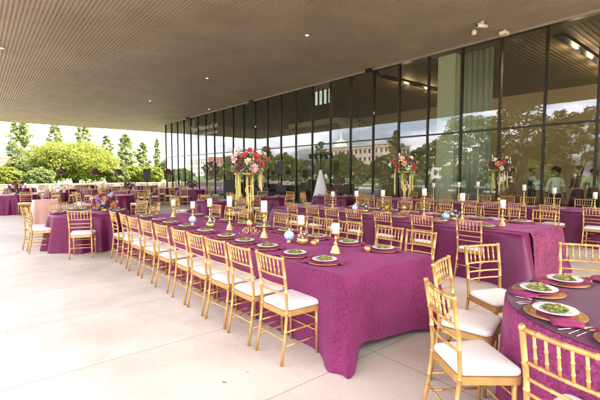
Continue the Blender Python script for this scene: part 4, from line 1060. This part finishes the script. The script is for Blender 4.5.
# ================================================================== vegetation
def tree(name, x, y, label, h, crown, mat, seed, n_leaf=6000, leaf=.16, trunk_r=.12, shape='oval', clumps=40, low=.25, zmin=-.35, group='trees'):
    t = thing(name, label, 'tree', (x, y, -.1), 0, group); r2 = random.Random(seed)
    bm = bmesh.new()
    bend = [Vector((0, 0, 0))]
    for i in range(1, 7): bend.append(Vector((r2.uniform(-.12, .12) * i * .25, r2.uniform(-.12, .12) * i * .25, h * .93 * i / 6)))
    trunks = [bend]
    cl = []
    if shape == 'multi':
        trunks = []
        for q in range(7):
            a = q * .9 + r2.uniform(-.2, .2); trunks.append([Vector((.15 * math.cos(a), .15 * math.sin(a), 0)), Vector((.5 * math.cos(a), .5 * math.sin(a), h * .25)), Vector((1.5 * math.cos(a) * crown / 4, 1.5 * math.sin(a) * crown / 4, h * .6))])
    for tr in trunks: tube(bm, tr, [trunk_r * (1 - .85 * i / (len(tr) - 1)) for i in range(len(tr))], 7)
    for k in range(clumps):
        u = (k + .5) / clumps
        if shape == 'multi':
            z = (1 - (1 - zmin) * u); a = k * 2.4; s = math.sqrt(max(0, 1 - z * z)); q = r2.uniform(.68, .98)
            c = Vector((s * math.cos(a) * crown * q, s * math.sin(a) * crown * q, h * .52 + z * h * .46 * q)); cr = crown * r2.uniform(.16, .27)
        else:
            zz = low + (1 - low) * u
            prof = {'oval': math.sin(PI * min(1, (zz - low) / (1 - low) * .93 + .06)) ** .6, 'spire': (1 - (zz - low) / (1 - low)) ** .7 * .9 + .12}[shape]
            a = k * 2.4 + r2.uniform(-.5, .5); q = crown * prof * r2.uniform(.35, .95)
            c = Vector((q * math.cos(a), q * math.sin(a), h * zz)); cr = crown * r2.uniform(.15, .36) * (.6 + .6 * prof)
            b0 = bend[min(6, int(zz * 6))]; tube(bm, [Vector((b0.x, b0.y, h * max(.1, zz - .08))), c], [trunk_r * .28, trunk_r * .08], 4, False)
        cl.append((c, cr))
    link('trunk', bm, M['bark'], t)
    verts = []; faces = []
    per = n_leaf // len(cl)
    for c, cr in cl:
        for _ in range(per):
            d = Vector((r2.gauss(0, 1), r2.gauss(0, 1), r2.gauss(0, 1))); d.normalize(); p = c + Vector((d.x, d.y, d.z * .75)) * cr * (r2.random() ** .45)
            u = Vector((r2.gauss(0, 1), r2.gauss(0, 1), r2.gauss(0, 1) * .6)).normalized(); w = u.cross(Vector((r2.gauss(0, 1), r2.gauss(0, 1), r2.gauss(0, 1)))).normalized()
            L = leaf * r2.uniform(.6, 1.3); i = len(verts)
            verts += [p - u * L, p + w * L * .45, p + u * L, p - w * L * .45]; faces.append((i, i + 1, i + 2, i + 3))
    me = bpy.data.meshes.new('crown'); me.from_pydata(verts, [], faces); me.materials.append(M[mat])
    o = bpy.data.objects.new('crown', me); C.objects.link(o); o.parent = t
    return t
def ray_pt(px, dist):
    a = YAW + math.atan((px - 300) / 390); return dist * math.sin(a), dist * math.cos(a)
def hfor(px, ytop, x, y):
    f = x * math.sin(YAW) + y * math.cos(YAW); return 1.7 + (174 - ytop) * f / 390
def T(px, dist, ytop, wpx, name, label, mat, seed, **kw):
    x, y = ray_pt(px, dist); f = x * math.sin(YAW) + y * math.cos(YAW)
    return tree(name, x, y, label, hfor(px, ytop, x, y), wpx / 2 * f / 390, mat, seed, **kw)
GT = 'trees beyond the plaza'
T(76, 62, 142, 76, 'shade_tree', 'wide rounded lime green tree beyond the far tables', 'leaf_lime', 1, shape='multi', zmin=-.8, n_leaf=52000, leaf=.145, clumps=150, trunk_r=.16, group=GT)
T(23, 70, 119, 26, 'slender_tree', 'tall slender tree at the left rising to the canopy edge', 'leaf_fresh', 2, n_leaf=12000, leaf=.14, clumps=58, low=.22, group=GT)
T(57, 74, 123, 17, 'slender_tree', 'slender tree top showing above the left of the lime tree', 'leaf_fresh', 3, n_leaf=9000, leaf=.14, clumps=50, low=.3, group=GT)
T(86, 74, 122, 20, 'slender_tree', 'slender tree top showing above the middle of the lime tree', 'leaf_fresh', 4, n_leaf=9000, leaf=.14, clumps=50, low=.3, group=GT)
T(108, 74, 136, 13, 'slender_tree', 'slender tree at the right shoulder of the lime tree', 'leaf_fresh', 5, n_leaf=8000, leaf=.14, clumps=46, low=.3, group=GT)
T(127, 70, 135, 19, 'slender_tree', 'tallest slender tree between the lime tree and the building', 'leaf_fresh', 6, n_leaf=12000, leaf=.14, clumps=58, low=.15, group=GT)
T(144, 72, 143, 14, 'slender_tree', 'slender tree second from the building corner', 'leaf_fresh', 7, n_leaf=11000, leaf=.14, clumps=55, low=.12, group=GT)
T(158, 72, 139, 11, 'spire_tree', 'narrow pointed tree right beside the building corner', 'leaf_fresh', 8, n_leaf=8000, leaf=.12, clumps=60, low=.12, shape='spire', group=GT)
for k, (px, yt, w, d, m) in enumerate(((4, 166, 30, 58, 'leaf_lime'), (20, 158, 26, 66, 'leaf_mid'), (118, 166, 22, 60, 'leaf_mid'), (134, 165, 24, 66, 'leaf_lime'), (152, 166, 24, 62, 'leaf_lime'), (172, 156, 26, 66, 'leaf_mid'), (190, 160, 26, 64, 'leaf_lime'), (206, 158, 24, 68, 'leaf_mid'), (40, 168, 26, 56, 'leaf_mid'))):
    W = ['at the far left edge', 'below the tall left tree', 'right of the lime tree', 'under the tall slender tree', 'left of the building corner', 'seen through the glass corner', 'seen through the glass right of the corner', 'seen deepest through the glass', 'before the left foot of the lime tree'][k]
    T(px, d, yt, w, 'bushy_tree', 'low bushy tree ' + W, m, 20 + k, shape='multi', zmin=-.95, n_leaf=11000, leaf=.15, clumps=60, trunk_r=.08, group='bushy trees beyond the plaza')
# trees on the open side, seen mirrored in the glass
mir = [(-13, 15.5, 8.6, 3.6, 'leaf_dark'), (-14, 21.0, 8.2, 3.4, 'leaf_mid'), (-12, 10.5, 7.4, 3.0, 'leaf_dark'), (-15, 5.5, 7.6, 3.2, 'leaf_dark'), (-13.5, 0.5, 7.2, 3.0, 'leaf_dark'),
       (-30, 36, 7, 3, 'leaf_mid'), (-32, 44, 9.5, 1.6, 'leaf_mid'), (-30, 55, 6, 3.4, 'leaf_mid'), (-34, 66, 9.0, 1.8, 'leaf_mid'), (-28, 72, 7, 3.2, 'leaf_lime'), (-34, 88, 9, 2.0, 'leaf_mid'), (-30, 98, 7, 4, 'leaf_mid'), (-45, 50, 6, 4, 'leaf_dark'), (-48, 75, 6.5, 4.5, 'leaf_mid'), (-50, 110, 8, 5, 'leaf_mid'), (-40, 24, 7, 4, 'leaf_mid')]
for k, (x, y, h, cr, m) in enumerate(mir):
    tree('park_tree', x, y, 'park tree mirrored in the glass, %s along the open side' % ORD[k] if k < 16 else '', h, cr, m, 50 + k, n_leaf=6500 if cr > 2.5 else 4000, leaf=.19, clumps=44, shape='multi' if cr > 2.5 else 'oval', trunk_r=.14, group='park trees mirrored in the glass')

r5 = random.Random(5)
for k in range(22):
    y = 8 + k * 6.2; x = -36 - r5.uniform(0, 14); hh = r5.uniform(3.5, 6.5)
    tree('park_tree', x, y, 'background park tree mirrored in the glass, number %s row from the near end' % (ORD[k] if k < 16 else ['seventeenth', 'eighteenth', 'nineteenth', 'twentieth', 'twenty first', 'twenty second'][k - 16]), hh, r5.uniform(2.6, 4), ['leaf_mid', 'leaf_dark', 'leaf_lime'][k % 3], 200 + k, n_leaf=4200, leaf=.2, clumps=40, shape='multi', zmin=-.95, trunk_r=.1, group='background park trees mirrored in the glass')
for k in range(20):
    y = 4 + k * 4.5; x = -17.5 - r5.uniform(0, 1)
    tree('shrub', x, y, 'dark shrub by the path mirrored in the glass, %s from the near end' % (ORD[k] if k < 16 else ['seventeenth', 'eighteenth', 'nineteenth', 'twentieth'][k - 16]), r5.uniform(1.1, 1.9), r5.uniform(.9, 1.4), 'leaf_dark', 300 + k, n_leaf=1500, leaf=.09, clumps=25, shape='multi', zmin=-.95, trunk_r=.03, group='shrubs along the path')
# low wall at the far side
bm = bmesh.new(); bx(bm, -9, 30, 46.0, 46.4, 0, .55); bx(bm, -9.02, 30.02, 45.96, 46.44, .552, .62); o = link('low_wall', bm, M['wallstone']); tag(o, 'long low pale wall along the far edge of the plaza', 'wall')

# far buildings with window rows
def building(name, x, y, w, d, h, mat, label, rz=0.0, floors=4, bays=10, dome=False, roofm='roof'):
    t = thing(name, label, 'building', (x, y, -.1), rz, None)
    bm = bmesh.new(); bx(bm, -w / 2, w / 2, -d / 2, d / 2, 0, h)
    bx(bm, -w / 2 - .2, w / 2 + .2, -d / 2 - .2, d / 2 + .2, h - .9, h - .6); link('wall', bm, M[mat], t)
    bm = bmesh.new(); bx(bm, -w / 2 - .3, w / 2 + .3, -d / 2 - .3, d / 2 + .3, h + .003, h + .5); link('roof', bm, M[roofm], t)
    fh = (h - 1.2) / floors; bw = d / bays
    for i in range(floors):
        z0, z1 = .8 + fh * i + fh * .18, .8 + fh * i + fh * .66
        for j in range(bays):
            y0 = -d / 2 + bw * (j + .32); y1 = -d / 2 + bw * (j + .68); bm = bmesh.new(); bx(bm, w / 2 + .002, w / 2 + .06, y0, y1, z0, z1); link('window', bm, M['darkglass'], t)
        nb2 = max(2, int(w / bw))
        for j in range(nb2):
            x0 = -w / 2 + w / nb2 * (j + .32); x1 = -w / 2 + w / nb2 * (j + .68); bm = bmesh.new(); bx(bm, x0, x1, -d / 2 - .06, -d / 2 - .002, z0, z1); link('window', bm, M['darkglass'], t)
    if dome:
        bm = bmesh.new(); lathe(bm, [(3.2, h), (3.2, h + 2.5), (3.4, h + 2.6), (3.3, h + 3.2), (2.8, h + 4.6), (1.9, h + 5.6), (.8, h + 6.1), (.5, h + 6.2), (.5, h + 7.2), (.1, h + 9.5), (0, h + 9.6)], n=24); link('dome', bm, M['pale'], t)
    return t
building('office_building', -90, 100, 14, 30, 12.0, 'tan', 'tan office building with window rows across the park, mirrored in the glass', 0, 4, 14)
building('domed_hall', -88, 112, 12, 14, 9, 'pale', 'pale domed hall across the park, mirrored in the glass', 0, 3, 6, True)
building('brick_building', -85, 190, 16, 36, 11, 'brick', 'orange brick building mirrored left of the flowers', 0, 3, 9)
building('apartment_building', -110, 265, 16, 60, 12, 'pale', 'long pale apartment building far along the park, mirrored in the glass', 0, 3, 16)
building('warehouse', -78, 50, 12, 22, 7, 'pale', 'low pale building across the park', 0, 2, 8)
x, y = ray_pt(173, 170); building('tower_building', x, y, 6, 6, 22, 'pinkstone', 'tall pink tower seen through the glass corner', .3, 10, 6)
x, y = ray_pt(200, 160); building('white_block', x, y, 30, 14, 9, 'pale', 'low pale block seen through the glass corner behind trees', .2, 3, 6)
x, y = ray_pt(3, 120); building('orange_house', x, y, 12, 12, 5.5, 'brick', 'low orange building at the far left behind the trees', .2, 2, 5)

# ================================================================== light, sky, camera
w = bpy.data.worlds.new('World'); sc.world = w; w.use_nodes = True
nt = w.node_tree; nt.nodes.clear()
out = nt.nodes.new('ShaderNodeOutputWorld'); bg = nt.nodes.new('ShaderNodeBackground'); sky = nt.nodes.new('ShaderNodeTexSky')
sky.sky_type = 'NISHITA'; sky.sun_disc = False; sky.sun_elevation = R(52); sky.air_density = 1.0; sky.dust_density = 4.0; sky.ozone_density = 1.0
SUN_AZ = R(-35)     # direction to the sun, measured from +X towards +Y
sky.sun_rotation = PI / 2 - SUN_AZ
tc = nt.nodes.new('ShaderNodeTexCoord'); mp = nt.nodes.new('ShaderNodeMapping'); mp.inputs['Scale'].default_value = (1, 1, 3.2)
cn = nt.nodes.new('ShaderNodeTexNoise'); cn.inputs['Scale'].default_value = 3.2; cn.inputs['Detail'].default_value = 7; cn.inputs['Roughness'].default_value = .6
nt.links.new(tc.outputs['Generated'], mp.inputs[0]); nt.links.new(mp.outputs[0], cn.inputs['Vector'])
cr = nt.nodes.new('ShaderNodeValToRGB'); cr.color_ramp.elements[0].position = .46; cr.color_ramp.elements[0].color = (0, 0, 0, 1); cr.color_ramp.elements[1].position = .66; cr.color_ramp.elements[1].color = (.75, .75, .75, 1)
nt.links.new(cn.outputs['Fac'], cr.inputs['Fac'])
mx = nt.nodes.new('ShaderNodeMix'); mx.data_type = 'RGBA'; mx.inputs[7].default_value = (11, 10.8, 10.8, 1)
nt.links.new(cr.outputs[0], mx.inputs[0]); nt.links.new(sky.outputs[0], mx.inputs[6])
ml = nt.nodes.new('ShaderNodeMix'); ml.data_type = 'RGBA'; ml.blend_type = 'MULTIPLY'; ml.inputs[0].default_value = 1; ml.inputs[7].default_value = (1.0, .93, .88, 1)
nt.links.new(mx.outputs[2], ml.inputs[6]); nt.links.new(ml.outputs[2], bg.inputs[0])
bg.inputs[1].default_value = 0.15
nt.links.new(bg.outputs[0], out.inputs[0])
sd = bpy.data.lights.new('sun', 'SUN'); sd.energy = 3.0; sd.angle = R(.5); sd.color = (1, .93, .82)
so = bpy.data.objects.new('sun', sd); C.objects.link(so)
dirv = Vector((math.cos(R(52)) * math.cos(SUN_AZ), math.cos(R(52)) * math.sin(SUN_AZ), math.sin(R(52))))
so.rotation_euler = dirv.to_track_quat('Z', 'Y').to_euler()

cam = bpy.data.cameras.new('camera'); cam.sensor_width = 36; cam.lens = 36 * F; cam.clip_end = 3000; cam.clip_start = .05
co = bpy.data.objects.new('camera', cam); C.objects.link(co); co.location = EYE
co.rotation_euler = (PI / 2 - PITCH, 0, -YAW); sc.camera = co
sc.view_settings.view_transform = 'Standard'; sc.view_settings.look = 'None'; sc.view_settings.gamma = 1.0; sc.view_settings.exposure = 3.3
sc.cycles.transparent_max_bounces = 16; sc.cycles.max_bounces = 8; sc.cycles.diffuse_bounces = 4
print('chairs', n_ch[0], 'objects', len(bpy.data.objects))

for o in bpy.data.objects:
    if 'label' in o and not 4 <= len(str(o['label']).split()) <= 16: print('LONG', o.name, o['label'])
    if o.type == 'EMPTY' and str(o.get('label')) == 'x': print('NOLABEL', o.name)
_seen = {}
for o in bpy.data.objects:
    if 'label' in o: _seen.setdefault(o['label'], []).append(o.name)
for k_, v_ in _seen.items():
    if len(v_) > 1: print('DUPL', k_, v_)
